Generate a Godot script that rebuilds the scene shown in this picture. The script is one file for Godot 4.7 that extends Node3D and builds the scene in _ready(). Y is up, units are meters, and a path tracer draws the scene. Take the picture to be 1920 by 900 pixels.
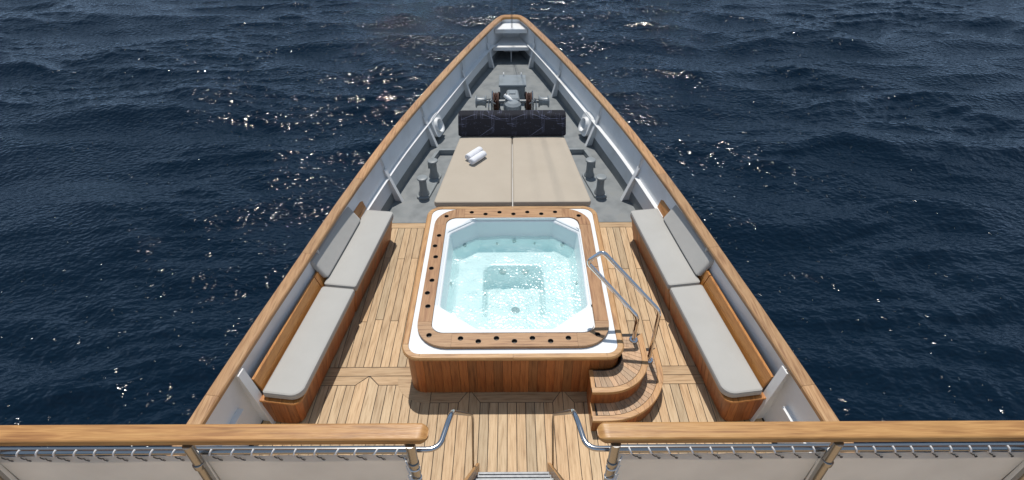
extends Node3D
# Bow of a yacht seen from the bridge: hot tub, benches, sunbed and windlass on the foredeck, dark blue sea around.
# Points are written (x, height above the teak deck, metres forward); w() turns them into Godot's axes.

var M := {}
var names := {}
var rng := RandomNumberGenerator.new()

# ---------------------------------------------------------------- geometry
func w(x: float, h: float, f: float) -> Vector3:
	return Vector3(x, h, -f)

func volume(t: PackedVector3Array) -> float:
	var v := 0.0
	for i in range(0, t.size(), 3):
		v += t[i].dot(t[i + 1].cross(t[i + 2]))
	return v

func outward(t: PackedVector3Array) -> PackedVector3Array:
	# centre first, so that the sign is right for shapes far from the origin
	if t.is_empty():
		return t
	var c := Vector3.ZERO
	for p in t:
		c += p
	c /= t.size()
	var v := 0.0
	for i in range(0, t.size(), 3):
		v += (t[i] - c).dot((t[i + 1] - c).cross(t[i + 2] - c))
	if v < 0.0:
		for i in range(0, t.size(), 3):
			var p := t[i + 1]
			t[i + 1] = t[i + 2]
			t[i + 2] = p
	return t

func loft(rings: Array, cap0 := true, cap1 := true, closed := true, turn_out := true) -> PackedVector3Array:
	var t := PackedVector3Array()
	var n: int = rings[0].size()
	var last := n if closed else n - 1
	for k in rings.size() - 1:
		var a: PackedVector3Array = rings[k]
		var b: PackedVector3Array = rings[k + 1]
		for i in last:
			var j := (i + 1) % n
			t.append_array([a[i], b[i], b[j]])
			t.append_array([a[i], b[j], a[j]])
	for side in 2:
		if (side == 0 and cap0) or (side == 1 and cap1):
			var r: PackedVector3Array = rings[0] if side == 0 else rings[-1]
			var c := Vector3.ZERO
			for p in r:
				c += p
			c /= n
			for i in n:
				var j := (i + 1) % n
				if side == 0:
					t.append_array([c, r[i], r[j]])
				else:
					t.append_array([c, r[j], r[i]])
	return outward(t) if turn_out else t

func box(c: Vector3, s: Vector3, bev := 0.0, turn := Basis.IDENTITY) -> PackedVector3Array:
	var hx := s.x / 2
	var hz := s.z / 2
	var rings := []
	var levels := [[-s.y / 2, 0.0], [s.y / 2 - bev, 0.0], [s.y / 2, bev]] if bev > 0.0 else [[-s.y / 2, 0.0], [s.y / 2, 0.0]]
	for l in levels:
		var q: float = l[1]
		var r := PackedVector3Array()
		for p in [[-1, -1], [1, -1], [1, 1], [-1, 1]]:
			r.append(c + turn * Vector3(p[0] * (hx - q), l[0], p[1] * (hz - q)))
		rings.append(r)
	return loft(rings)

func inset(poly: PackedVector2Array, d: float) -> PackedVector2Array:
	# each point of a convex outline moved towards the inside by d
	var n := poly.size()
	var c := Vector2.ZERO
	for p in poly:
		c += p
	c /= n
	var out := PackedVector2Array()
	for i in n:
		var a := poly[(i + n - 1) % n]
		var b := poly[i]
		var e := poly[(i + 1) % n]
		var n1 := (b - a).normalized().orthogonal()
		var n2 := (e - b).normalized().orthogonal()
		if n1.dot(c - b) < 0:
			n1 = -n1
		if n2.dot(c - b) < 0:
			n2 = -n2
		var m := (n1 + n2).normalized()
		out.append(b + m * d / maxf(0.4, m.dot(n1)))
	return out

func ring_at(poly: PackedVector2Array, h: float) -> PackedVector3Array:
	var r := PackedVector3Array()
	for p in poly:
		r.append(w(p.x, h, p.y))
	return r

func prism(poly: PackedVector2Array, y0: float, y1: float, bev := 0.0) -> PackedVector3Array:
	if bev <= 0.0:
		return loft([ring_at(poly, y0), ring_at(poly, y1)])
	return loft([ring_at(poly, y0), ring_at(poly, y1 - bev), ring_at(inset(poly, bev), y1)])

func pillow(poly: PackedVector2Array, y0: float, y1: float, r: float, crown: float) -> PackedVector3Array:
	# upholstered block: rounded edges all round, top slightly full
	var rings := []
	for k in 5:
		var a := PI / 2 * k / 4.0
		rings.append(ring_at(inset(poly, r * (1 - sin(a))), y0 + r * (1 - cos(a))))
	for k in 6:
		var a := PI / 2 * k / 5.0
		rings.append(ring_at(inset(poly, r * (1 - cos(a))), y1 - r * (1 - sin(a))))
	for k in [0.25, 0.5, 0.75, 0.93]:
		var c := Vector2.ZERO
		for p in poly:
			c += p
		c /= poly.size()
		var base := inset(poly, r)
		var q := PackedVector2Array()
		for p in base:
			q.append(p.lerp(c, k))
		rings.append(ring_at(q, y1 + crown * (1 - (1 - k) * (1 - k))))
	return loft(rings)

func piping(poly: PackedVector2Array, h: float, d: float) -> PackedVector3Array:
	# a corded seam round an upholstered block
	var line := ring_at(inset(poly, d), h)
	line.append(line[0])
	return tube(line, 0.0042, 6, false)

func rounded(poly: PackedVector2Array, radii: Array, n := 6) -> PackedVector2Array:
	var out := PackedVector2Array()
	var m := poly.size()
	for i in m:
		var r: float = radii[i % radii.size()]
		var b := poly[i]
		if r <= 0.0:
			out.append(b)
			continue
		var u := (poly[(i + m - 1) % m] - b).normalized()
		var v := (poly[(i + 1) % m] - b).normalized()
		var half := acos(clampf(u.dot(v), -1, 1)) / 2
		var d := r / tan(half)
		var c := b + (u + v).normalized() * (r / sin(half))
		var p0 := b + u * d - c
		var p1 := b + v * d - c
		var ang := p0.angle_to(p1)
		for k in n + 1:
			out.append(c + p0.rotated(ang * k / n))
	return out

func slab(a: PackedVector2Array, b: PackedVector2Array, y0: float, y1: float, bev := 0.0) -> PackedVector3Array:
	# solid between two lines of as many points
	var rings := []
	for i in a.size():
		var d := (b[i] - a[i]).normalized() * bev
		var r := PackedVector3Array()
		r.append(w(a[i].x, y0, a[i].y))
		r.append(w(a[i].x, y1 - bev, a[i].y))
		if bev > 0.0:
			r.append(w(a[i].x + d.x, y1, a[i].y + d.y))
			r.append(w(b[i].x - d.x, y1, b[i].y - d.y))
		r.append(w(b[i].x, y1 - bev, b[i].y))
		r.append(w(b[i].x, y0, b[i].y))
		rings.append(r)
	return loft(rings)

func hexa(b: Array, t: Array) -> PackedVector3Array:
	return loft([PackedVector3Array(b), PackedVector3Array(t)])

func tube(path: PackedVector3Array, r, n := 12, caps := true) -> PackedVector3Array:
	var rings := []
	var side := Vector3.ZERO
	for i in path.size():
		var d := Vector3.ZERO
		if i > 0:
			d += (path[i] - path[i - 1]).normalized()
		if i < path.size() - 1:
			d += (path[i + 1] - path[i]).normalized()
		d = d.normalized()
		if side == Vector3.ZERO:
			side = d.cross(Vector3.UP if absf(d.y) < 0.9 else Vector3.RIGHT).normalized()
		side = (side - d * side.dot(d)).normalized()
		var up := d.cross(side)
		var rad: float = r[i] if r is Array else r
		var q := PackedVector3Array()
		for k in n:
			var a := TAU * k / n
			q.append(path[i] + (side * cos(a) + up * sin(a)) * rad)
		rings.append(q)
	return loft(rings, caps, caps)

func fillet(p: PackedVector3Array, r: float, n := 6) -> PackedVector3Array:
	var out := PackedVector3Array([p[0]])
	for i in range(1, p.size() - 1):
		var u := (p[i - 1] - p[i])
		var v := (p[i + 1] - p[i])
		var d := minf(r, minf(u.length(), v.length()) * 0.49)
		var a := p[i] + u.normalized() * d
		var b := p[i] + v.normalized() * d
		for k in n + 1:
			var t := float(k) / n
			out.append(a.lerp(p[i], t).lerp(p[i].lerp(b, t), t))
	out.append(p[-1])
	return out

func lathe(at: Vector3, axis: Vector3, prof: Array, n := 20, cap0 := true, cap1 := true) -> PackedVector3Array:
	# prof: [distance along the axis, radius]
	var d := axis.normalized()
	var side := d.cross(Vector3.UP if absf(d.y) < 0.9 else Vector3.RIGHT).normalized()
	var up := d.cross(side)
	var rings := []
	for p in prof:
		var q := PackedVector3Array()
		for k in n:
			var a := TAU * k / n
			q.append(at + d * p[0] + (side * cos(a) + up * sin(a)) * p[1])
		rings.append(q)
	return loft(rings, cap0, cap1)

func star(poly: PackedVector2Array, c: Vector2, angles: PackedFloat32Array) -> PackedVector2Array:
	# where rays from c meet the outline
	var out := PackedVector2Array()
	for a in angles:
		var d := Vector2(cos(a), sin(a))
		var best := 1e9
		for i in poly.size():
			var p := poly[i]
			var q := poly[(i + 1) % poly.size()]
			var e := q - p
			var den := d.cross(e)
			if absf(den) < 1e-9:
				continue
			var t := (p - c).cross(e) / den
			var s := (p - c).cross(d) / den
			if t > 0 and s >= -1e-4 and s <= 1.0001:
				best = minf(best, t)
		out.append(c + d * best)
	return out

func angles_for(polys: Array, c: Vector2, n: int) -> PackedFloat32Array:
	var a := []
	for k in n:
		a.append(TAU * k / n - PI)
	for poly in polys:
		for p in poly:
			a.append((p - c).angle())
	a.sort()
	var out := PackedFloat32Array()
	for x in a:
		if out.is_empty() or x - out[-1] > 0.002:
			out.append(x)
	return out

func holed(poly: PackedVector2Array, c: Vector2, r: float, y0: float, y1: float) -> PackedVector3Array:
	# a board cell with a round hole through it
	var an := angles_for([poly], c, 18)
	var o := star(poly, c, an)
	var hole := PackedVector2Array()
	for x in an:
		hole.append(c + Vector2(cos(x), sin(x)) * r)
	var rings := [ring_at(o, y0), ring_at(o, y1), ring_at(hole, y1), ring_at(hole, y0)]
	return loft(rings, false, false)

func mesh_of(t: PackedVector3Array, angle := 35.0, origin := Transform3D.IDENTITY) -> ArrayMesh:
	var inv := origin.affine_inverse()
	var n := t.size() / 3
	var fn := PackedVector3Array()
	fn.resize(n)
	var at := {}
	var key := []
	key.resize(t.size())
	for i in n:
		var c := (t[3 * i + 1] - t[3 * i]).cross(t[3 * i + 2] - t[3 * i])
		fn[i] = c
		for k in 3:
			var q := Vector3i((t[3 * i + k] * 4000.0).round())
			key[3 * i + k] = q
			if at.has(q):
				at[q].append(i)
			else:
				at[q] = [i]
	var v := PackedVector3Array()
	var nn := PackedVector3Array()
	var lim := cos(deg_to_rad(angle))
	for i in n:
		if fn[i].length_squared() < 1e-18:
			continue
		var me := fn[i].normalized()
		for k in [0, 2, 1]:
			var s := Vector3.ZERO
			for j in at[key[3 * i + k]]:
				if fn[j].length_squared() > 1e-18 and fn[j].normalized().dot(me) >= lim:
					s += fn[j]
			v.append(inv * t[3 * i + k])
			nn.append((inv.basis * s).normalized())
	var arr := []
	arr.resize(Mesh.ARRAY_MAX)
	arr[Mesh.ARRAY_VERTEX] = v
	arr[Mesh.ARRAY_NORMAL] = nn
	var m := ArrayMesh.new()
	m.add_surface_from_arrays(Mesh.PRIMITIVE_TRIANGLES, arr)
	return m

# ---------------------------------------------------------------- nodes
func numbered(called: String) -> String:
	names[called] = names.get(called, -1) + 1
	return called if names[called] == 0 else "%s_%03d" % [called, names[called]]

func thing(called: String, label: String, category: String, at := Vector3.ZERO, turn := 0.0, group := "") -> Node3D:
	var o := Node3D.new()
	o.name = numbered(called)
	add_child(o)
	o.position = at
	o.rotation.y = turn
	o.set_meta("label", label)
	o.set_meta("category", category)
	if group:
		o.set_meta("group", group)
	return o

func structure(called: String, t: PackedVector3Array, m: Material, angle := 35.0) -> MeshInstance3D:
	var o := MeshInstance3D.new()
	o.name = called
	o.mesh = mesh_of(t, angle)
	o.material_override = m
	add_child(o)
	o.set_meta("kind", "structure")
	return o

func part(parent: Node3D, called: String, t: PackedVector3Array, m: Material, angle := 35.0) -> MeshInstance3D:
	var o := MeshInstance3D.new()
	o.name = called
	var tr := Transform3D.IDENTITY
	var p: Node = parent
	while p is Node3D and p != self:
		tr = p.transform * tr
		p = p.get_parent()
	o.mesh = mesh_of(t, angle, tr)
	o.material_override = m
	parent.add_child(o, true)
	return o

func solo(called: String, t: PackedVector3Array, m: Material, label: String, category: String, at: Vector3, turn := 0.0, group := "", angle := 35.0) -> MeshInstance3D:
	# a thing that is one mesh
	var o := MeshInstance3D.new()
	o.name = numbered(called)
	add_child(o)
	o.position = at
	o.rotation.y = turn
	o.mesh = mesh_of(t, angle, o.transform)
	o.material_override = m
	o.set_meta("label", label)
	o.set_meta("category", category)
	if group:
		o.set_meta("group", group)
	return o

# ---------------------------------------------------------------- materials
func lin(r: float, g: float, b: float) -> Color:
	return Color(r, g, b).linear_to_srgb()

func noise_tex(seed_: int, freq: float, octaves: int, ramp: Array, size := 512, type := FastNoiseLite.TYPE_SIMPLEX_SMOOTH, warp := 0.0) -> NoiseTexture2D:
	var n := FastNoiseLite.new()
	n.seed = seed_
	n.noise_type = type
	n.frequency = freq
	n.fractal_octaves = octaves
	if warp > 0.0:
		n.domain_warp_enabled = true
		n.domain_warp_amplitude = warp
		n.domain_warp_frequency = freq * 0.6
	var t := NoiseTexture2D.new()
	t.width = size
	t.height = size
	t.seamless = true
	t.noise = n
	if ramp:
		var g := Gradient.new()
		g.offsets = PackedFloat32Array(ramp.map(func(x): return x[0]))
		g.colors = PackedColorArray(ramp.map(func(x): return x[1]))
		t.color_ramp = g
	return t

func plain(c: Color, rough: float, metal := 0.0) -> StandardMaterial3D:
	var m := StandardMaterial3D.new()
	m.albedo_color = c
	m.roughness = rough
	m.metallic = metal
	return m

func worn(c: Color, rough: float, tex: Texture2D, scale: float, bump: Texture2D = null, bump_cm := 0.0, bump_scale := 1.0) -> StandardMaterial3D:
	var m := plain(c, rough)
	m.albedo_texture = tex
	m.uv1_triplanar = true
	m.uv1_world_triplanar = true
	m.uv1_scale = Vector3.ONE * scale
	if bump:
		m.heightmap_enabled = true
		m.heightmap_texture = bump
		m.heightmap_scale = bump_cm
	return m

var grain_tex: NoiseTexture2D
var stain_tex: NoiseTexture2D
var figure_tex: NoiseTexture2D
var pore_tex: NoiseTexture2D

func woods(base: Array, axis: int, rough: float, figured := false, coat := 0.0, count := 7, spread := 0.14) -> Array:
	# several boards' worth of one timber; axis = the way the grain runs in the object's own axes
	var out := []
	for k in count:
		var m := StandardMaterial3D.new()
		var f := 1.0 + rng.randf_range(-spread, spread)
		var warm := rng.randf_range(-spread, spread) * 0.45
		m.albedo_color = lin(minf(1.0, base[0] * f * (1 + warm)), minf(1.0, base[1] * f), minf(1.0, base[2] * f * (1 - warm)))
		m.albedo_texture = figure_tex if figured else grain_tex
		m.uv1_triplanar = true
		var s := Vector3.ONE * (6.0 if figured else 8.0)
		s[axis] = 0.3 if figured else 0.5
		m.uv1_scale = s
		m.uv1_offset = Vector3(rng.randf(), rng.randf(), rng.randf()) * 7.0
		m.detail_enabled = true
		m.detail_blend_mode = BaseMaterial3D.BLEND_MODE_MUL
		m.detail_albedo = stain_tex
		m.detail_uv_layer = BaseMaterial3D.DETAIL_UV_2
		m.uv2_triplanar = true
		var s2 := Vector3.ONE * 2.2
		s2[axis] = 0.22
		m.uv2_scale = s2
		m.uv2_offset = Vector3(rng.randf(), rng.randf(), rng.randf()) * 5.0
		m.roughness = rough
		m.heightmap_enabled = true
		m.heightmap_texture = pore_tex
		m.heightmap_scale = 0.06
		if coat > 0.0:
			m.clearcoat_enabled = true
			m.clearcoat = coat
			m.clearcoat_roughness = 0.18
		out.append(m)
	return out

func pick(a: Array) -> Material:
	return a[rng.randi() % a.size()]

func make_materials() -> void:
	grain_tex = noise_tex(3, 0.012, 5, [[0.0, Color(0.84, 0.80, 0.75)], [0.35, Color(0.94, 0.925, 0.905)], [0.6, Color(0.98, 0.97, 0.96)], [1.0, Color(1, 1, 1)]], 512, FastNoiseLite.TYPE_SIMPLEX_SMOOTH, 18.0)
	figure_tex = noise_tex(9, 0.009, 4, [[0.0, Color(0.70, 0.61, 0.53)], [0.3, Color(0.86, 0.80, 0.74)], [0.5, Color(0.96, 0.93, 0.90)], [0.62, Color(0.88, 0.83, 0.77)], [1.0, Color(1, 1, 0.99)]], 512, FastNoiseLite.TYPE_SIMPLEX_SMOOTH, 30.0)
	stain_tex = noise_tex(21, 0.02, 4, [[0.0, Color(0.78, 0.74, 0.69)], [0.28, Color(0.94, 0.925, 0.91)], [0.5, Color(1, 1, 1)], [1.0, Color(1, 1, 1)]], 512)
	pore_tex = noise_tex(5, 0.06, 3, [], 512)
	var paint_tex := noise_tex(31, 0.008, 5, [[0.0, Color(0.90, 0.89, 0.87)], [0.4, Color(0.97, 0.97, 0.965)], [1.0, Color(1, 1, 1)]], 512)
	var deck_tex := noise_tex(37, 0.014, 6, [[0.0, Color(0.84, 0.85, 0.86)], [0.45, Color(0.95, 0.955, 0.96)], [0.7, Color(1, 1, 1)], [1.0, Color(1, 0.99, 0.97)]], 512)
	var cloth_tex := noise_tex(41, 0.006, 4, [[0.0, Color(0.97, 0.968, 0.965)], [0.5, Color(0.985, 0.985, 0.985)], [1.0, Color(1, 1, 1)]], 512)
	var weave := noise_tex(43, 0.25, 2, [], 512)
	var puff := noise_tex(47, 0.010, 3, [], 512)
	M.deck_z = woods([0.56, 0.40, 0.237], 2, 0.62, false, 0.0, 12, 0.13)
	M.deck_x = woods([0.53, 0.375, 0.22], 0, 0.62, false, 0.0, 4, 0.10)
	M.step_slat = woods([0.50, 0.33, 0.20], 2, 0.55, false, 0.0, 5, 0.13)
	M.rail = woods([0.53, 0.335, 0.175], 2, 0.42, true, 0.0, 6, 0.10)
	M.rail_x = woods([0.54, 0.305, 0.11], 0, 0.42, true, 0.05, 4, 0.06)
	M.ring_x = woods([0.49, 0.30, 0.155], 0, 0.5, true, 0.0, 3, 0.08)
	M.ring_z = woods([0.46, 0.265, 0.13], 2, 0.5, true, 0.0, 3, 0.08)
	M.trim_x = woods([0.58, 0.36, 0.165], 0, 0.42, true, 0.1, 3, 0.08)
	M.trim_z = woods([0.56, 0.335, 0.145], 2, 0.42, true, 0.1, 3, 0.08)
	M.slat = woods([0.42, 0.165, 0.052], 1, 0.42, true, 0.1, 12, 0.24)
	M.back = woods([0.60, 0.29, 0.085], 2, 0.36, true, 0.25, 4, 0.10)
	M.caulk = plain(lin(0.025, 0.022, 0.02), 0.8)
	M.white = worn(lin(0.80, 0.81, 0.82), 0.42, paint_tex, 0.35)
	M.grey = worn(lin(0.21, 0.225, 0.23), 0.55, deck_tex, 0.45)
	M.grey_part = worn(lin(0.25, 0.275, 0.29), 0.38, paint_tex, 0.9)
	M.grey_light = worn(lin(0.25, 0.28, 0.30), 0.35, paint_tex, 0.9)
	M.acrylic = plain(lin(0.80, 0.82, 0.83), 0.16)
	M.shell = plain(lin(0.74, 0.83, 0.83), 0.22)
	M.steel = plain(lin(0.50, 0.50, 0.51), 0.16, 1.0)
	M.steel_worn = plain(lin(0.40, 0.395, 0.385), 0.25, 1.0)
	M.steel_shaded = plain(lin(0.26, 0.235, 0.21), 0.35, 1.0)  # same handrail steel, with shade and dark reflections put into the colour
	M.chrome = plain(lin(0.72, 0.72, 0.73), 0.07, 1.0)
	M.alloy = worn(lin(0.24, 0.25, 0.265), 0.5, deck_tex, 2.0)
	M.alloy.metallic = 0.4
	M.rust = worn(lin(0.085, 0.035, 0.022), 0.75, deck_tex, 6.0)
	M.black = plain(lin(0.02, 0.02, 0.022), 0.6)
	M.rubber = plain(lin(0.05, 0.04, 0.032), 0.55)
	M.wire = plain(lin(0.07, 0.075, 0.085), 0.5)
	M.cord = plain(lin(0.85, 0.85, 0.84), 0.85)
	M.dark_cord = plain(lin(0.09, 0.085, 0.075), 0.8)
	M.canvas = worn(lin(0.90, 0.86, 0.80), 0.9, cloth_tex, 0.9, weave, 0.02)
	M.canvas.backlight_enabled = true
	M.canvas.backlight = lin(1.0, 0.97, 0.93)
	M.cushion = worn(lin(0.44, 0.43, 0.405), 0.92, cloth_tex, 0.6, puff, 0.25)
	M.cushion_back = worn(lin(0.44, 0.43, 0.405), 0.92, cloth_tex, 0.6, puff, 0.5)
	M.pad = worn(lin(0.455, 0.39, 0.31), 0.92, cloth_tex, 0.5, puff, 0.2)
	M.towel = worn(lin(0.80, 0.80, 0.83), 0.95, cloth_tex, 2.0, weave, 0.25)
	for k in ["cushion", "cushion_back", "pad", "towel"]:
		M[k].rim_enabled = true
		M[k].rim = 0.25
	# sea
	M.sea = plain(lin(0.0008, 0.0082, 0.0195), 0.06)
	M.sea.metallic_specular = 0.31
	var ripple := noise_tex(53, 0.014, 2, [], 1024, FastNoiseLite.TYPE_SIMPLEX_SMOOTH, 14.0)
	M.sea.uv1_triplanar = true
	M.sea.uv1_world_triplanar = true
	M.sea.uv1_scale = Vector3(0.31, 0.3, 0.47)
	M.sea.heightmap_enabled = true
	M.sea.heightmap_texture = ripple
	M.sea.heightmap_scale = 3.0
	# water of the tub
	M.tub_water = plain(lin(0.36, 0.77, 0.78), 0.24)
	M.tub_water.transparency = BaseMaterial3D.TRANSPARENCY_ALPHA
	M.tub_water.albedo_color.a = 0.21
	M.sparkle_bubble = plain(lin(0.86, 0.90, 0.90), 0.2)

# ---------------------------------------------------------------- the run of the bulwark rail
var rail_line := PackedVector2Array()   # outer edge, starboard, from the bow corner aft; x >= 0
var rail_norm := PackedVector2Array()   # towards the inside

func make_rail_line() -> void:
	var c := [[0.16, 13.66], [0.26, 13.40], [0.50, 12.74], [1.12, 10.67], [1.765, 8.2], [2.155, 6.27], [2.455, 4.4], [2.545, 3.82], [2.70, 2.70], [2.83, 1.5], [2.92, 0.0], [2.98, -2.0], [3.0, -3.0]]
	for i in range(1, c.size() - 2):
		for k in 12:
			var t := k / 12.0
			var p := []
			for j in 4:
				p.append(Vector2(c[i - 1 + j][0], c[i - 1 + j][1]))
			rail_line.append(p[1].cubic_interpolate(p[2], p[0], p[3], t) * RK)
	for i in rail_line.size():
		var d := (rail_line[mini(i + 1, rail_line.size() - 1)] - rail_line[maxi(i - 1, 0)]).normalized()
		var n := d.orthogonal()
		rail_norm.append(n if n.x < 0 else -n)

func rail_at(f: float) -> Array:
	# [outer edge, inward normal, direction aft] at a distance forward
	for i in rail_line.size() - 1:
		if rail_line[i].y >= f and rail_line[i + 1].y < f:
			var t := (rail_line[i].y - f) / (rail_line[i].y - rail_line[i + 1].y)
			return [rail_line[i].lerp(rail_line[i + 1], t), rail_norm[i], (rail_line[i + 1] - rail_line[i]).normalized()]
	return [rail_line[0], rail_norm[0], (rail_line[1] - rail_line[0]).normalized()]

func side_of(p: Vector2, s: int) -> Vector2:
	return Vector2(p.x * s, p.y)

const RAIL_TOP := 0.82
const RK := 1.0195

func plating_off(h: float, f := 8.0) -> float:
	# how far inside the rail's outer edge the bulwark plating stands at a height: it flares out towards the rail
	var foot := lerpf(0.225, 0.13, clampf((f - 8.5) / 3.5, 0, 1)) if f > 6.0 else lerpf(0.12, 0.225, clampf((f - 4.0) / 2.0, 0, 1))
	return lerpf(foot, 0.07, clampf(h / 0.76, 0, 1))

# ---------------------------------------------------------------- scene
func _ready() -> void:
	rng.seed = 7
	# camera
	var cam := Camera3D.new()
	cam.name = "camera"
	add_child(cam)
	cam.position = Vector3(0, 5.0, 0)
	cam.rotation_degrees = Vector3(-38.7, 0, -0.27)
	cam.fov = 46.05
	cam.near = 0.05
	cam.far = 6000.0
	cam.current = true
	# sky
	var env := Environment.new()
	env.background_mode = Environment.BG_SKY
	var sky_m := ProceduralSkyMaterial.new()
	sky_m.sky_top_color = Color(0.42, 0.485, 0.565)
	sky_m.sky_horizon_color = Color(0.53, 0.625, 0.735)
	sky_m.sky_curve = 0.12
	sky_m.sky_energy_multiplier = 1.27
	sky_m.ground_bottom_color = Color(0.05, 0.09, 0.14)
	sky_m.ground_horizon_color = Color(0.25, 0.32, 0.4)
	sky_m.sun_angle_max = 12.0
	var sky := Sky.new()
	sky.sky_material = sky_m
	env.sky = sky
	env.tonemap_mode = Environment.TONE_MAPPER_LINEAR
	env.tonemap_exposure = 0.96
	env.sdfgi_enabled = true
	env.ssao_enabled = true
	env.ssil_enabled = true
	var we := WorldEnvironment.new()
	we.name = "world_environment"
	we.environment = env
	add_child(we)
	# sun: ahead of the bow, a little to the left, high
	var sun := DirectionalLight3D.new()
	sun.name = "sun"
	add_child(sun)
	sun.look_at_from_position(Vector3.ZERO, Vector3(0.045, -1.0, 0.39), Vector3(0, 0, -1))
	sun.light_energy = 1.24
	sun.light_color = Color(1.0, 0.978, 0.945)
	sun.light_angular_distance = 0.53
	sun.shadow_enabled = true

	make_materials()
	make_rail_line()
	build_sea()
	build_hull()
	build_decks()
	build_tub()
	build_steps()
	build_handrail()
	build_benches()
	build_sunbed()
	build_mooring_gear()
	build_windlass()
	build_stays()
	build_bridge_rail()
	build_ladder()

# ---------------------------------------------------------------- sea
func build_sea() -> void:
	var r := RandomNumberGenerator.new()
	r.seed = 11
	var waves := []
	var count := 26
	for k in count:
		var len_ := 0.32 * pow(24.0, k / float(count - 1))
		var dir := r.randfn(0.0, 0.5) + 0.12
		var slope := 0.092 * (1.0 if len_ < 2.5 else 2.5 / len_ + 0.15)
		waves.append([sin(dir) * TAU / len_, cos(dir) * TAU / len_, slope * len_ / TAU, r.randf() * TAU])
	var bend := FastNoiseLite.new()
	bend.seed = 12
	bend.frequency = 0.16
	bend.fractal_octaves = 2
	var gust := FastNoiseLite.new()
	gust.seed = 13
	gust.frequency = 0.11
	gust.fractal_octaves = 2
	var level := -3.25
	var x0 := -31.0
	var step := 0.075
	var nx := int(62.0 / step)
	var f0 := -1.0
	var nf := int(36.0 / step)
	var v := PackedVector3Array()
	var nn := PackedVector3Array()
	v.resize(nx * nf)
	nn.resize(nx * nf)
	var q0 := PackedFloat32Array()
	var q1 := PackedFloat32Array()
	var q2 := PackedFloat32Array()
	var q3 := PackedFloat32Array()
	for q in waves:
		q0.append(q[0])
		q1.append(q[1])
		q2.append(q[2])
		q3.append(q[3])
	for j in nf:
		var f := f0 + j * step
		for i in nx:
			var x := x0 + i * step
			var bx := x + bend.get_noise_2d(x, f) * 1.1
			var bf := f + bend.get_noise_2d(x + 300.0, f) * 0.7
			var calm := clampf(0.84 + 1.25 * gust.get_noise_2d(x, f), 0.3, 1.5)
			var h := 0.0
			var hx := 0.0
			var hf := 0.0
			for k in count:
				var a := q0[k] * bx + q1[k] * bf + q3[k]
				var e := q2[k] * exp(0.8 * (sin(a) - 0.4))
				var g := 0.8 * cos(a) * e
				if k < 12:
					e *= calm
					g *= calm
				h += e
				hx += g * q0[k]
				hf += g * q1[k]
			v[j * nx + i] = Vector3(x, level - 0.35 + h, -f)
			nn[j * nx + i] = Vector3(-hx, 1.0, hf).normalized()
	var idx := PackedInt32Array()
	idx.resize((nx - 1) * (nf - 1) * 6)
	var o := 0
	for j in nf - 1:
		for i in nx - 1:
			var a := j * nx + i
			idx[o] = a
			idx[o + 1] = a + nx
			idx[o + 2] = a + nx + 1
			idx[o + 3] = a
			idx[o + 4] = a + nx + 1
			idx[o + 5] = a + 1
			o += 6
	var arr := []
	arr.resize(Mesh.ARRAY_MAX)
	arr[Mesh.ARRAY_VERTEX] = v
	arr[Mesh.ARRAY_NORMAL] = nn
	arr[Mesh.ARRAY_INDEX] = idx
	var m := ArrayMesh.new()
	m.add_surface_from_arrays(Mesh.PRIMITIVE_TRIANGLES, arr)
	var sea := MeshInstance3D.new()
	sea.name = "sea"
	sea.mesh = m
	sea.material_override = M.sea
	add_child(sea)
	sea.set_meta("kind", "structure")
	var far_ := MeshInstance3D.new()
	far_.name = "open_water"
	var pm := PlaneMesh.new()
	pm.size = Vector2(5000, 5000)
	far_.mesh = pm
	far_.material_override = M.sea
	far_.position = Vector3(0, level - 0.75, 0)
	sea.add_child(far_, true)

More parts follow.
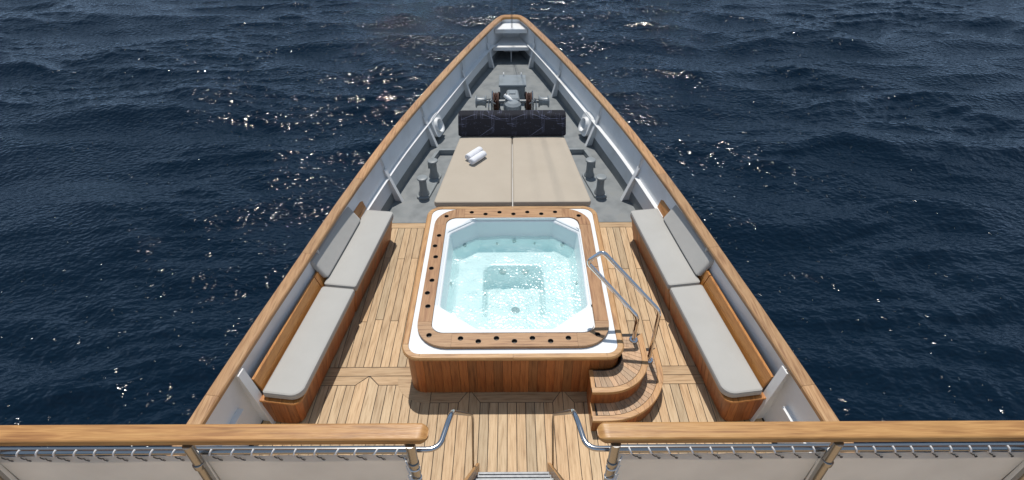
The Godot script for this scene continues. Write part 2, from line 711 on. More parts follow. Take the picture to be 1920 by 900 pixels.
# ---------------------------------------------------------------- hull, bulwark, caprail
func build_hull() -> void:
	var hull := thing("yacht_hull", "white steel yacht bow with bulwarks under a broad teak caprail", "yacht", w(0, -3.2, 5))
	# stations from aft port round the bow to aft starboard, with breaks at the fairlead openings
	var idx := []
	var n := rail_line.size()
	var open_f := [9.17, 9.43]
	var sts := []   # [point, normal, opening?]
	for s in [-1, 1]:
		var one := []
		for i in n:
			one.append([rail_line[i], rail_norm[i]])
		for f in open_f:
			var q := rail_at(f)
			one.append([q[0], q[1]])
		one.sort_custom(func(a, b): return a[0].y < b[0].y)
		if s == 1:
			one.reverse()
		for q in one:
			sts.append([side_of(q[0], s), side_of(q[1], s), q[0].y])
	var hs := [0.765, 0.62, 0.385, 0.15, -0.06]
	var plating := PackedVector3Array()
	var lower := PackedVector3Array()
	var outer := PackedVector3Array()
	var ho := [0.77, 0.40, 0.02, -0.9, -1.9, -2.8, -3.6]
	for k in sts.size() - 1:
		var a: Array = sts[k]
		var b: Array = sts[k + 1]
		var mid: float = (a[2] + b[2]) / 2
		var hole: bool = mid > open_f[0] and mid < open_f[1]
		for j in hs.size() - 1:
			if hole and j == 2:
				continue
			var quad := []
			for p in [[a, hs[j]], [b, hs[j]], [b, hs[j + 1]], [a, hs[j + 1]]]:
				var q: Vector2 = p[0][0] + p[0][1] * plating_off(p[1], p[0][2])
				quad.append(w(q.x, p[1], q.y))
			var t := [quad[0], quad[1], quad[2], quad[0], quad[2], quad[3]]
			if j < 3:
				plating.append_array(t)
			else:
				lower.append_array(t)
		for j in ho.size() - 1:
			if hole and j == 1:
				continue
			var quad := []
			for p in [[a, ho[j]], [b, ho[j]], [b, ho[j + 1]], [a, ho[j + 1]]]:
				var pt: Vector2 = p[0][0]
				var d: float = 0.77 - p[1]
				var c := Vector2(pt.x * (1.0 - 0.045 * d - 0.006 * d * d), pt.y - 0.16 * d * clampf((pt.y - 3.0) / 10.0, 0, 1))
				c += p[0][1] * 0.03
				quad.append(w(c.x, p[1], c.y))
			outer.append_array([quad[0], quad[2], quad[1], quad[0], quad[3], quad[2]])
	part(hull, "bulwark_plating", plating, M.white, 30)
	part(hull, "waterway_plating", lower, M.grey, 30)
	part(hull, "outer_shell", outer, M.white, 30)
	# caprail: boards scarfed end to end
	var cuts := [13.45, 11.45, 9.85, 8.3, 6.6, 5.0, 3.05, 1.2, -1.5]
	for s in [-1, 1]:
		for k in cuts.size():
			var hi: float = 14.0 if k == 0 else cuts[k - 1] - 0.0015
			var lo: float = cuts[k] + 0.0015 if k < cuts.size() - 1 else -1.6
			if k == 0:
				continue
			var f_hi: float = hi + (0.08 if s == 1 and k > 1 else 0.0)
			var f_lo: float = lo + (0.08 if s == 1 else 0.0)
			var pts := [rail_at(f_hi)]
			for i in n:
				if rail_line[i].y < f_hi - 0.01 and rail_line[i].y > f_lo + 0.01:
					pts.append([rail_line[i], rail_norm[i]])
			pts.append(rail_at(f_lo))
			var rings := []
			for q in pts:
				var r := PackedVector3Array()
				for c in [[0.0, 0.765], [-0.012, 0.78], [-0.012, 0.808], [0.004, RAIL_TOP], [0.110, RAIL_TOP], [0.122, 0.808], [0.122, 0.77], [0.116, 0.765]]:
					var off: float = c[0] * lerpf(1.0, 1.1, clampf((q[0].y - 8.0) / 4.0, 0, 1))
					var p: Vector2 = side_of(q[0] + q[1] * off, s)
					r.append(w(p.x, c[1], p.y))
				rings.append(r)
			part(hull, "caprail_board", loft(rings), pick(M.rail), 40)
	# the bow piece across the stem
	var o := PackedVector2Array()
	var inn := PackedVector2Array()
	var q0 := rail_at(13.45)
	var pa: Vector2 = q0[0] + q0[1] * -0.012
	var pi_: Vector2 = q0[0] + q0[1] * 0.134
	for p in [Vector2(-pa.x, pa.y + 0.0015), Vector2(-0.24, 13.67), Vector2(-0.155, 13.725), Vector2(0, 13.735), Vector2(0.155, 13.725), Vector2(0.24, 13.67), Vector2(pa.x, pa.y + 0.0015)]:
		o.append(p)
	for p in [Vector2(-pi_.x, pi_.y + 0.0015), Vector2(-0.19, 13.51), Vector2(-0.13, 13.545), Vector2(0, 13.55), Vector2(0.13, 13.545), Vector2(0.19, 13.51), Vector2(pi_.x, pi_.y + 0.0015)]:
		inn.append(p)
	part(hull, "caprail_board", slab(o, inn, 0.765, RAIL_TOP, 0.012), M.rail_x[1], 40)
	# stem plates inside and outside
	part(hull, "stem_plate", box(w(0, 0.34, 13.56), Vector3(0.48, 0.85, 0.03)), M.white)
	var stem := PackedVector3Array()
	for k in 3:
		var y0: float = [0.77, -0.9, -2.2][k]
		var y1: float = [-0.9, -2.2, -3.6][k]
		var a := w(-0.25, y0, 13.66 - 0.16 * (0.77 - y0))
		var b := w(0.25, y0, 13.66 - 0.16 * (0.77 - y0))
		var c := w(0.22, y1, 13.66 - 0.16 * (0.77 - y1))
		var d := w(-0.22, y1, 13.66 - 0.16 * (0.77 - y1))
		stem.append_array([a, b, c, a, c, d])
	part(hull, "outer_stem", stem, M.white)
	# horizontal stringers between the brackets; none behind the benches
	for s in [-1, 1]:
		for run in [[6.1, 12.9], [1.4, 3.2]]:
			var a := PackedVector2Array()
			var b := PackedVector2Array()
			var fs: float = run[1]
			while fs > run[0]:
				var q := rail_at(fs)
				a.append(side_of(q[0] + q[1] * (plating_off(0.41, fs) - 0.005), s))
				b.append(side_of(q[0] + q[1] * (plating_off(0.41, fs) + lerpf(0.055, 0.088, clampf((fs - 8.0) / 2.0, 0, 1))), s))
				fs -= 0.18
			part(hull, "stringer", slab(a, b, 0.405, 0.417), M.white)
	# bulwark brackets: a plate square to the plating with a flat bar along its sloping edge
	for s in [-1, 1]:
		for f in [12.6, 11.05, 9.0, 7.28, 5.15, 3.36, 1.9]:
			var q := rail_at(f)
			var nrm: Vector2 = side_of(q[1], s)
			var dr: Vector2 = side_of(q[2], s)
			var p0: Vector2 = side_of(q[0], s)
			var rings := []
			var foot := plating_off(0.0, f)
			var edge := [[0.11, 0.76], [plating_off(0.56, f) + 0.02, 0.56], [foot + 0.11, 0.0]]
			if f < 4.0:
				edge = [[0.13, 0.76], [0.18, 0.5], [0.265, 0.0]]
			for e in [-0.006, 0.006]:
				var r := PackedVector3Array()
				for c in [[plating_off(0.76, f), 0.76], edge[0], edge[1], edge[2], [plating_off(0.0, f), 0.0]]:
					var p: Vector2 = p0 + nrm * c[0] + dr * e
					r.append(w(p.x, c[1], p.y))
				rings.append(r)
			var br := part(hull, "bracket", loft(rings), M.white)
			var wide := 0.034 if f > 4.0 else 0.048
			var t := PackedVector3Array()
			for k in [1]:
				var lo: Vector2 = p0 + nrm * edge[2][0]
				var hi: Vector2 = p0 + nrm * edge[1][0]
				if f < 4.0:
					hi = p0 + nrm * edge[0][0]
				var hh: float = edge[0][1] if f < 4.0 else edge[1][1]
				var bb := []
				var tt := []
				for z in [[-wide, 0.0], [wide, 0.0], [wide, 0.014], [-wide, 0.014]]:
					var pb: Vector2 = lo + dr * z[0] + nrm * z[1]
					var pt: Vector2 = hi + dr * z[0] + nrm * z[1]
					bb.append(w(pb.x, 0.001, pb.y))
					tt.append(w(pt.x, hh, pt.y))
				t.append_array(hexa(bb, tt))
			part(br, "face_bar", t, M.white)
	# breasthook and lower shelf at the stem
	part(hull, "breasthook", prism(PackedVector2Array([Vector2(-0.37, 13.10), Vector2(0.37, 13.10), Vector2(0.19, 13.55), Vector2(-0.19, 13.55)]), 0.675, 0.69), M.white)
	part(hull, "breasthook_flange", box(w(0, 0.64, 13.095), Vector3(0.74, 0.085, 0.014)), M.white)
	part(hull, "stem_shelf", prism(PackedVector2Array([Vector2(-0.41, 12.86), Vector2(0.41, 12.86), Vector2(0.2, 13.54), Vector2(-0.2, 13.54)]), 0.345, 0.357), M.white)
	part(hull, "stem_shelf_flange", box(w(0, 0.315, 12.86), Vector3(0.82, 0.07, 0.012)), M.white)
	part(hull, "stem_web", box(w(0, 0.17, 13.22), Vector3(0.014, 0.34, 0.64)), M.white)

# ---------------------------------------------------------------- decks
func plank(parent: Node3D, poly: PackedVector2Array, m: Material, lift := 0.0) -> void:
	part(parent, "plank", prism(inset(poly, 0.0032), -0.03, lift, 0.0015), m)

func strip(x0: float, x1: float, f0: float, f1: float) -> PackedVector2Array:
	return PackedVector2Array([Vector2(x0, f0), Vector2(x1, f0), Vector2(x1, f1), Vector2(x0, f1)])

func edge_x(f: float, off: float) -> float:
	var q := rail_at(f)
	var p: Vector2 = q[0] + q[1] * off
	return p.x

func build_decks() -> void:
	# steel foredeck
	var left := PackedVector2Array()
	var right := PackedVector2Array()
	for f in [6.655, 7.5, 8.5, 9.5, 10.5, 11.5, 12.5, 13.1, 13.55]:
		var x := maxf(0.12, edge_x(f, 0.12))
		left.append(Vector2(-x, f))
		right.append(Vector2(x, f))
	structure("steel_deck", slab(left, right, -0.12, 0.0), M.grey)
	# teak deck: black bedding with planks laid in it
	var bed := PackedVector3Array()
	for run in [[[6.65, 6.1], 0.0], [[6.1, 5.5, 4.5, 3.75], 1.0], [[3.75, 3.0, 2.3, 1.6], 0.0]]:
		for s in [-1, 1]:
			var a := PackedVector2Array()
			var b := PackedVector2Array()
			for f in run[0]:
				a.append(Vector2(s * edge_x(f, 0.11), f))
				b.append(Vector2(s * run[1], f))
			bed.append_array(slab(a, b, -0.12, -0.004))
	var deck := structure("teak_deck", bed, M.caulk)
	var P := 0.0935
	for s in [-1, 1]:
		# margin board at the steel edge
		plank(deck, strip(s * 1.1, s * 2.08, 6.53, 6.65), pick(M.deck_x))
		# side deck beside the tub
		var x := 1.09
		var k := 0
		while x < 2.38:
			var joint: float = [5.86, 4.7][k % 2] + rng.randf_range(-0.02, 0.02)
			if s == 1 and k % 2 == 0:
				joint = 5.62
			var top := 6.53
			if x > 1.98:
				top = 5.6
				joint = 4.7
			plank(deck, strip(s * x, s * (x + P), joint, top), pick(M.deck_z))
			plank(deck, strip(s * x, s * (x + P), 4.0, joint), pick(M.deck_z))
			x += P
			k += 1
		plank(deck, strip(s * 1.1, s * 2.44, 3.88, 4.0), pick(M.deck_x))
	# port aft quarter, with mitred borders
	plank(deck, PackedVector2Array([Vector2(-1.565, 3.88), Vector2(-1.69, 3.76), Vector2(-2.46, 3.76), Vector2(-2.46, 3.88)]), pick(M.deck_x))
	plank(deck, PackedVector2Array([Vector2(-1.06, 3.88), Vector2(-1.06, 3.76), Vector2(-1.44, 3.76), Vector2(-1.555, 3.88)]), pick(M.deck_x))
	plank(deck, PackedVector2Array([Vector2(-1.56, 3.88), Vector2(-1.56, 1.7), Vector2(-1.69, 1.7), Vector2(-1.69, 3.76)]), pick(M.deck_z))
	plank(deck, PackedVector2Array([Vector2(-1.56, 3.88), Vector2(-1.44, 3.76), Vector2(-1.44, 1.7), Vector2(-1.56, 1.7)]), pick(M.deck_z))
	for k in 9:
		plank(deck, strip(-1.69 - P * k, -1.69 - P * (k + 1), 1.7, 3.76), pick(M.deck_z))
	for k in 2:
		plank(deck, strip(-1.44 + P * k, -1.44 + P * (k + 1), 1.7, 3.76), pick(M.deck_z))
	plank(deck, strip(-1.253, -1.16, 1.7, 3.76), pick(M.deck_z))
	for k in 6:
		var x0 := -1.16 + 0.0988 * k
		plank(deck, strip(x0, x0 + 0.0988, 1.7, 3.76 if k < 3 else 3.535), pick(M.deck_z))
	# in front of the tub
	plank(deck, PackedVector2Array([Vector2(-0.8636, 3.70), Vector2(-0.8636, 3.535), Vector2(-0.567, 3.535), Vector2(-0.457, 3.70)]), pick(M.deck_x))
	plank(deck, PackedVector2Array([Vector2(-0.457, 3.70), Vector2(-0.567, 3.535), Vector2(-0.567, 1.7), Vector2(-0.457, 1.7)]), pick(M.deck_z))
	plank(deck, PackedVector2Array([Vector2(-0.457, 3.70), Vector2(-0.339, 3.535), Vector2(-0.339, 1.7), Vector2(-0.457, 1.7)]), pick(M.deck_z))
	plank(deck, PackedVector2Array([Vector2(-0.457, 3.70), Vector2(-0.339, 3.535), Vector2(0.415, 3.535), Vector2(0.525, 3.70)]), pick(M.deck_x))
	plank(deck, PackedVector2Array([Vector2(0.525, 3.70), Vector2(0.415, 3.535), Vector2(0.415, 1.7), Vector2(0.525, 1.7)]), pick(M.deck_z))
	plank(deck, PackedVector2Array([Vector2(0.525, 3.70), Vector2(0.64, 3.535), Vector2(0.64, 1.7), Vector2(0.525, 1.7)]), pick(M.deck_z))
	plank(deck, PackedVector2Array([Vector2(0.525, 3.70), Vector2(0.64, 3.535), Vector2(1.5, 3.535), Vector2(1.5, 3.70)]), pick(M.deck_x))
	for k in 8:
		var x0 := -0.339 + 0.09425 * k
		plank(deck, strip(x0, x0 + 0.09425, 1.7, 3.535), pick(M.deck_z))
	for k in 9:
		var x0 := 0.64 + 0.0956 * k
		plank(deck, strip(x0, x0 + 0.0956, 1.7, 3.535), pick(M.deck_z))
	# starboard aft quarter
	plank(deck, strip(1.5, 2.46, 3.76, 3.88), pick(M.deck_x))
	plank(deck, strip(1.5, 1.591, 1.7, 3.76), pick(M.deck_z))
	for k in 10:
		var x0 := 1.591 + P * k
		plank(deck, strip(x0, x0 + P, 1.7, 3.76), pick(M.deck_z))
	# curved board hugging the tub's port corner, a hair proud
	var ia := PackedVector2Array()
	var oa := PackedVector2Array()
	for k in 9:
		var an := PI + PI / 2 * k / 8.0
		var d := Vector2(cos(an), sin(an))
		ia.append(Vector2(-0.92, 3.86) + d * 0.17)
		oa.append(Vector2(-0.92, 3.86) + d * 0.325)
	ia.append(Vector2(-0.866, 3.69))
	oa.append(Vector2(-0.866, 3.535))
	part(deck, "plank", slab(ia, oa, -0.03, 0.0025, 0.0015), pick(M.deck_x))
	# upper deck edge under the bridge rail and the wall below it
	var up := structure("upper_deck", box(w(0, 1.55, -1.2), Vector3(6.6, 0.1, 5.6)), M.deck_z[0])
	part(up, "front_wall", box(w(0, 0.74, 1.5), Vector3(5.4, 1.5, 0.06)), M.white)

# ---------------------------------------------------------------- hot tub
const TC := Vector2(0.005, 4.915)     # centre of the tub (x, forward)

func rrect(hx: float, f0: float, f1: float, r: float, n := 8) -> PackedVector2Array:
	var c := TC.x
	return rounded(PackedVector2Array([Vector2(c - hx, f0), Vector2(c + hx, f0), Vector2(c + hx, f1), Vector2(c - hx, f1)]), [r], n)

func between(outline: PackedVector2Array, t0: float, t1: float, n: int) -> PackedVector2Array:
	# points along a closed outline from arc length t0 to t1
	var out := PackedVector2Array()
	var m := outline.size()
	var acc := PackedFloat32Array([0.0])
	for i in m:
		acc.append(acc[-1] + outline[i].distance_to(outline[(i + 1) % m]))
	var all := acc[-1]
	for k in n + 1:
		var t := fposmod(lerpf(t0, t1, float(k) / n), all)
		for i in m:
			if t <= acc[i + 1]:
				out.append(outline[i].lerp(outline[(i + 1) % m], (t - acc[i]) / maxf(1e-6, acc[i + 1] - acc[i])))
				break
	return out

func length_of(outline: PackedVector2Array) -> float:
	var l := 0.0
	for i in outline.size():
		l += outline[i].distance_to(outline[(i + 1) % outline.size()])
	return l

func outer_normals(line: PackedVector2Array, c: Vector2, d: float) -> PackedVector2Array:
	var out := PackedVector2Array()
	for i in line.size():
		var t := (line[mini(i + 1, line.size() - 1)] - line[maxi(i - 1, 0)]).normalized()
		var n := t.orthogonal()
		if n.dot(line[i] - c) < 0:
			n = -n
		out.append(line[i] + n * d)
	return out

func octagon(grow: float) -> PackedVector2Array:
	var p := PackedVector2Array([Vector2(-0.36, 4.03), Vector2(0.42, 4.03), Vector2(0.815, 4.36), Vector2(0.835, 5.645), Vector2(0.52, 5.905), Vector2(-0.45, 5.905), Vector2(-0.785, 5.645), Vector2(-0.785, 4.36)])
	return rounded(inset(p, -grow), [0.05], 3)

func build_tub() -> void:
	var tub := thing("hot_tub", "square hot tub with teak surround, white shell and bubbling turquoise water", "hot tub", w(TC.x, 0, TC.y))
	# cabinet of upright boards
	var cab := rrect(1.085, 3.66, 6.185, 0.15, 6)
	var L := length_of(cab)
	var count := int(L / 0.088)
	for k in count:
		var a := between(cab, L * k / count + 0.0012, L * (k + 1) / count - 0.0012, 3)
		var b := outer_normals(a, TC, -0.022)
		part(tub, "cabinet_board", slab(a, b, 0.004, 0.552), pick(M.slat), 50)
	# teak rim
	var rim := rrect(1.125, 3.62, 6.225, 0.19, 8)
	var rl := length_of(rim)
	var r := 0.19
	var q := PI / 2 * r
	var sx := 2.25 - 2 * r
	var sz := 2.605 - 2 * r
	# the outline starts at the first rounded corner (port aft), then runs along the front
	var runs := [["c", q], ["x", sx], ["c", q], ["z", sz], ["c", q], ["x", sx], ["c", q], ["z", sz]]
	var t := 0.0
	for run in runs:
		var pieces := 2 if run[0] != "c" else 1
		for k in pieces:
			var s0: float = t + run[1] * k / pieces + 0.001
			var s1: float = t + run[1] * (k + 1) / pieces - 0.001
			var a := between(rim, s0, s1, 8 if run[0] == "c" else 2)
			var rings := []
			var b := outer_normals(a, TC, -0.066)
			for i in a.size():
				var d := (b[i] - a[i]).normalized()
				var pr := PackedVector3Array()
				for c in [[0.014, 0.553], [0.0, 0.567], [0.0, 0.588], [0.012, 0.602], [0.062, 0.602], [0.066, 0.598], [0.066, 0.553]]:
					var p: Vector2 = a[i] + d * c[0]
					pr.append(w(p.x, c[1], p.y))
				rings.append(pr)
			part(tub, "rim_board", loft(rings), pick(M.trim_z if run[0] == "z" else M.trim_x), 40)
		t += run[1]
	# white surround under the drinks shelf, with the shell opening
	var so := rrect(1.0585, 3.6865, 6.1585, 0.127, 6)
	var oc := octagon(0.0)
	var an := angles_for([so, oc], TC, 72)
	var o1 := star(so, TC, an)
	var i1 := star(octagon(0.03), TC, an)
	var i2 := star(octagon(0.012), TC, an)
	var i3 := star(oc, TC, an)
	var rings0 := [ring_at(o1, 0.552), ring_at(o1, 0.594), ring_at(i1, 0.594), ring_at(i2, 0.586), ring_at(i3, 0.570), ring_at(i3, 0.54)]
	part(tub, "white_surround", loft(rings0, false, false), M.acrylic, 40)
	# raised moulded lip inside the shelf
	var lip_o := rrect(0.845, 3.938, 5.912, 0.13, 8)
	var an2 := angles_for([lip_o, octagon(0.028)], TC, 72)
	var la := star(lip_o, TC, an2)
	var lb := star(octagon(0.05), TC, an2)
	var lc := star(octagon(0.028), TC, an2)
	part(tub, "shell_lip", loft([ring_at(la, 0.594), ring_at(la, 0.628), ring_at(lb, 0.622), ring_at(lc, 0.606), ring_at(lc, 0.59)], false, false), M.acrylic, 40)
	# basin
	var fw := rounded(PackedVector2Array([Vector2(-0.36, 4.56), Vector2(0.40, 4.56), Vector2(0.40, 5.49), Vector2(-0.37, 5.49)]), [0.13], 6)
	var an3 := angles_for([octagon(0.0), fw], TC, 80)
	var rings := []
	for c in [[0.0, 0.565], [-0.012, 0.50], [-0.03, 0.36], [-0.07, 0.245], [-0.095, 0.205], [-0.13, 0.19]]:
		rings.append(ring_at(star(octagon(c[0]), TC, an3), c[1]))
	for c in [[0.03, 0.19], [0.0, 0.175], [-0.015, 0.14], [-0.03, -0.07], [-0.06, -0.12]]:
		rings.append(ring_at(star(inset(fw, -c[0]), TC, an3), c[1]))
	var basin := loft(rings, false, true, true, false)
	part(tub, "basin", basin_inward(basin), M.shell, 40)
	# jets
	var jets := [[Vector3(0.03, 0.30, 5.845), Vector3(0, 0.2, 1)], [Vector3(-0.62, 0.33, 5.725), Vector3(0.6, 0.2, 0.7)], [Vector3(0.66, 0.33, 5.725), Vector3(-0.6, 0.2, 0.7)], [Vector3(-0.345, 0.05, 5.1), Vector3(1, 0, 0)],
		[Vector3(-0.12, 0.09, 5.467), Vector3(0, 0, 1)], [Vector3(0.17, 0.09, 5.467), Vector3(0, 0, 1)], [Vector3(-0.745, 0.32, 5.0), Vector3(1, 0.2, 0)], [Vector3(0.785, 0.32, 5.0), Vector3(-1, 0.2, 0)], [Vector3(-0.2, 0.27, 5.83), Vector3(0, 0.2, 1)], [Vector3(0.3, 0.27, 5.83), Vector3(0, 0.2, 1)]]
	for k in jets.size():
		var j: Array = jets[k]
		var rad: float = 0.045 if k in [4, 5] else (0.014 if k > 7 else 0.026)
		var dir: Vector3 = j[1]
		part(tub, "jet", lathe(w(j[0].x, j[0].y, j[0].z), dir, [[-0.01, rad], [0.010, rad], [0.014, rad * 0.8], [0.006, rad * 0.55], [0.012, rad * 0.3]], 14), M.steel_worn)
	part(tub, "drain", lathe(w(0.04, -0.122, 4.98), Vector3.UP, [[0.0, 0.055], [0.006, 0.055], [0.010, 0.045]], 18), M.grey_light)
	# drinks shelf: boards with round holes
	var ring_o := rounded(PackedVector2Array([Vector2(TC.x - 0.998, 3.748), Vector2(TC.x + 1.005, 3.748), Vector2(TC.x + 1.005, 6.115), Vector2(TC.x - 0.998, 6.115)]), [0.33], 10)
	var Y0 := 0.596
	var Y1 := 0.632
	var xi := [-0.845, 0.865]
	var fi := [3.925, 5.925]
	var xc := [-0.62, 0.66]      # where corner boards begin
	var fc := [4.09, 5.77]
	for e in 2:                  # 0 front, 1 back
		var zig := [0, 1, 0, 1, 0, 1, 0]
		var fa: float = 3.748 if e == 0 else 5.925
		var fb: float = 3.925 if e == 0 else 6.115
		var board := PackedVector3Array()
		var holes := []
		for k in 7:
			var x0: float = lerpf(xc[0], xc[1], k / 7.0)
			var x1: float = lerpf(xc[0], xc[1], (k + 1) / 7.0)
			var c := Vector2((x0 + x1) / 2, (fa + fb) / 2 + (0.02 if zig[k] == 0 else -0.02))
			board.append_array(holed(strip(x0 + (0.0015 if k == 0 else 0.0), x1 - (0.0015 if k == 6 else 0.0), fa, fb), c, 0.030, Y0, Y1))
			holes.append(c)
		var pb := part(tub, "shelf_board", board, M.ring_x[e], 30)
		for c in holes:
			cup(pb, c)
	# left side, holes; right side, plain
	var board2 := PackedVector3Array()
	var holes2 := []
	for k in 7:
		var f0: float = lerpf(fc[0] + 0.12, fc[1] - 0.08, k / 7.0)
		var f1: float = lerpf(fc[0] + 0.12, fc[1] - 0.08, (k + 1) / 7.0)
		if k == 0:
			f0 = fc[0] + 0.0015
		if k == 6:
			f1 = fc[1] - 0.0015
		var c := Vector2(-0.925 + (0.013 if k % 2 == 0 else -0.016), lerpf(4.315, 5.55, k / 6.0))
		board2.append_array(holed(strip(TC.x - 0.998, xi[0], f0, f1), c, 0.030, Y0, Y1))
		holes2.append(c)
	var pb2 := part(tub, "shelf_board", board2, M.ring_z[0], 30)
	for c in holes2:
		cup(pb2, c)
	part(tub, "shelf_board", prism(strip(xi[1], TC.x + 1.005, fc[0] + 0.0015, 4.95), Y0, Y1, 0.003), M.ring_z[1])
	part(tub, "shelf_board", prism(strip(xi[1], TC.x + 1.005, 4.953, fc[1] - 0.0015), Y0, Y1, 0.003), M.ring_z[2])
	# corner boards, each of two wedges
	for sx_ in 2:
		for sf in 2:
			var ci := Vector2(xi[sx_], fi[sf])
			var ox: float = TC.x - 0.998 if sx_ == 0 else TC.x + 1.005
			var of: float = 3.748 if sf == 0 else 6.115
			var gx := -1 if sx_ == 0 else 1
			var gf := -1 if sf == 0 else 1
			var cc := Vector2(ox - gx * 0.33, of - gf * 0.33)
			var ic := Vector2(xi[sx_] - gx * 0.13, fi[sf] - gf * 0.13)
			var oo := PackedVector2Array([Vector2(xc[sx_], of)])
			var ii := PackedVector2Array([Vector2(xc[sx_], fi[sf])])
			for k in 9:
				var a := PI / 2 * k / 8.0
				oo.append(cc + Vector2(gx * sin(a), gf * cos(a)) * 0.33)
				ii.append(ic + Vector2(gx * sin(a), gf * cos(a)) * 0.13)
			oo.append(Vector2(ox, fc[sf]))
			ii.append(Vector2(xi[sx_], fc[sf]))
			# outline of the corner piece as one loop, star-shaped round the hole
			var poly := PackedVector2Array()
			for p in oo:
				poly.append(p)
			for k in range(ii.size() - 1, -1, -1):
				poly.append(ii[k])
			var hc := (cc + Vector2(gx, gf).normalized() * 0.33).lerp(ic + Vector2(gx, gf).normalized() * 0.13, 0.48)
			var pc := part(tub, "shelf_corner_board", corner_board(oo, ii, hc, 0.030, Y0, Y1), M.ring_x[2] if sf == 0 else M.ring_z[2 - sx_], 30)
			cup(pc, hc)
	# water
	build_tub_water()

func corner_board(oo: PackedVector2Array, ii: PackedVector2Array, c: Vector2, r: float, y0: float, y1: float) -> PackedVector3Array:
	# curved board cut in three: two plain ends and a middle with the hole
	var n := oo.size()
	var t := PackedVector3Array()
	var a := 4
	var b := n - 4
	t.append_array(slab(oo.slice(0, a), ii.slice(0, a), y0, y1))
	t.append_array(slab(oo.slice(b - 1, n), ii.slice(b - 1, n), y0, y1))
	var poly := oo.slice(a - 1, b)
	var inner := ii.slice(a - 1, b)
	inner.reverse()
	poly.append_array(inner)
	t.append_array(holed(poly, c, r, y0, y1))
	return t

func basin_inward(t: PackedVector3Array) -> PackedVector3Array:
	# faces turned to the inside of the bowl: up on its floor
	var up := 0.0
	for i in range(0, t.size(), 3):
		up += (t[i + 1] - t[i]).cross(t[i + 2] - t[i]).y
	if up < 0:
		for i in range(0, t.size(), 3):
			var p := t[i + 1]
			t[i + 1] = t[i + 2]
			t[i + 2] = p
	return t

func cup(parent: Node3D, c: Vector2) -> void:
	part(parent, "cup_liner", lathe(w(c.x, 0.600, c.y), Vector3.UP, [[0.0, 0.0296], [0.0335, 0.0296], [0.0335, 0.0270], [0.002, 0.0270]], 16), M.rubber)

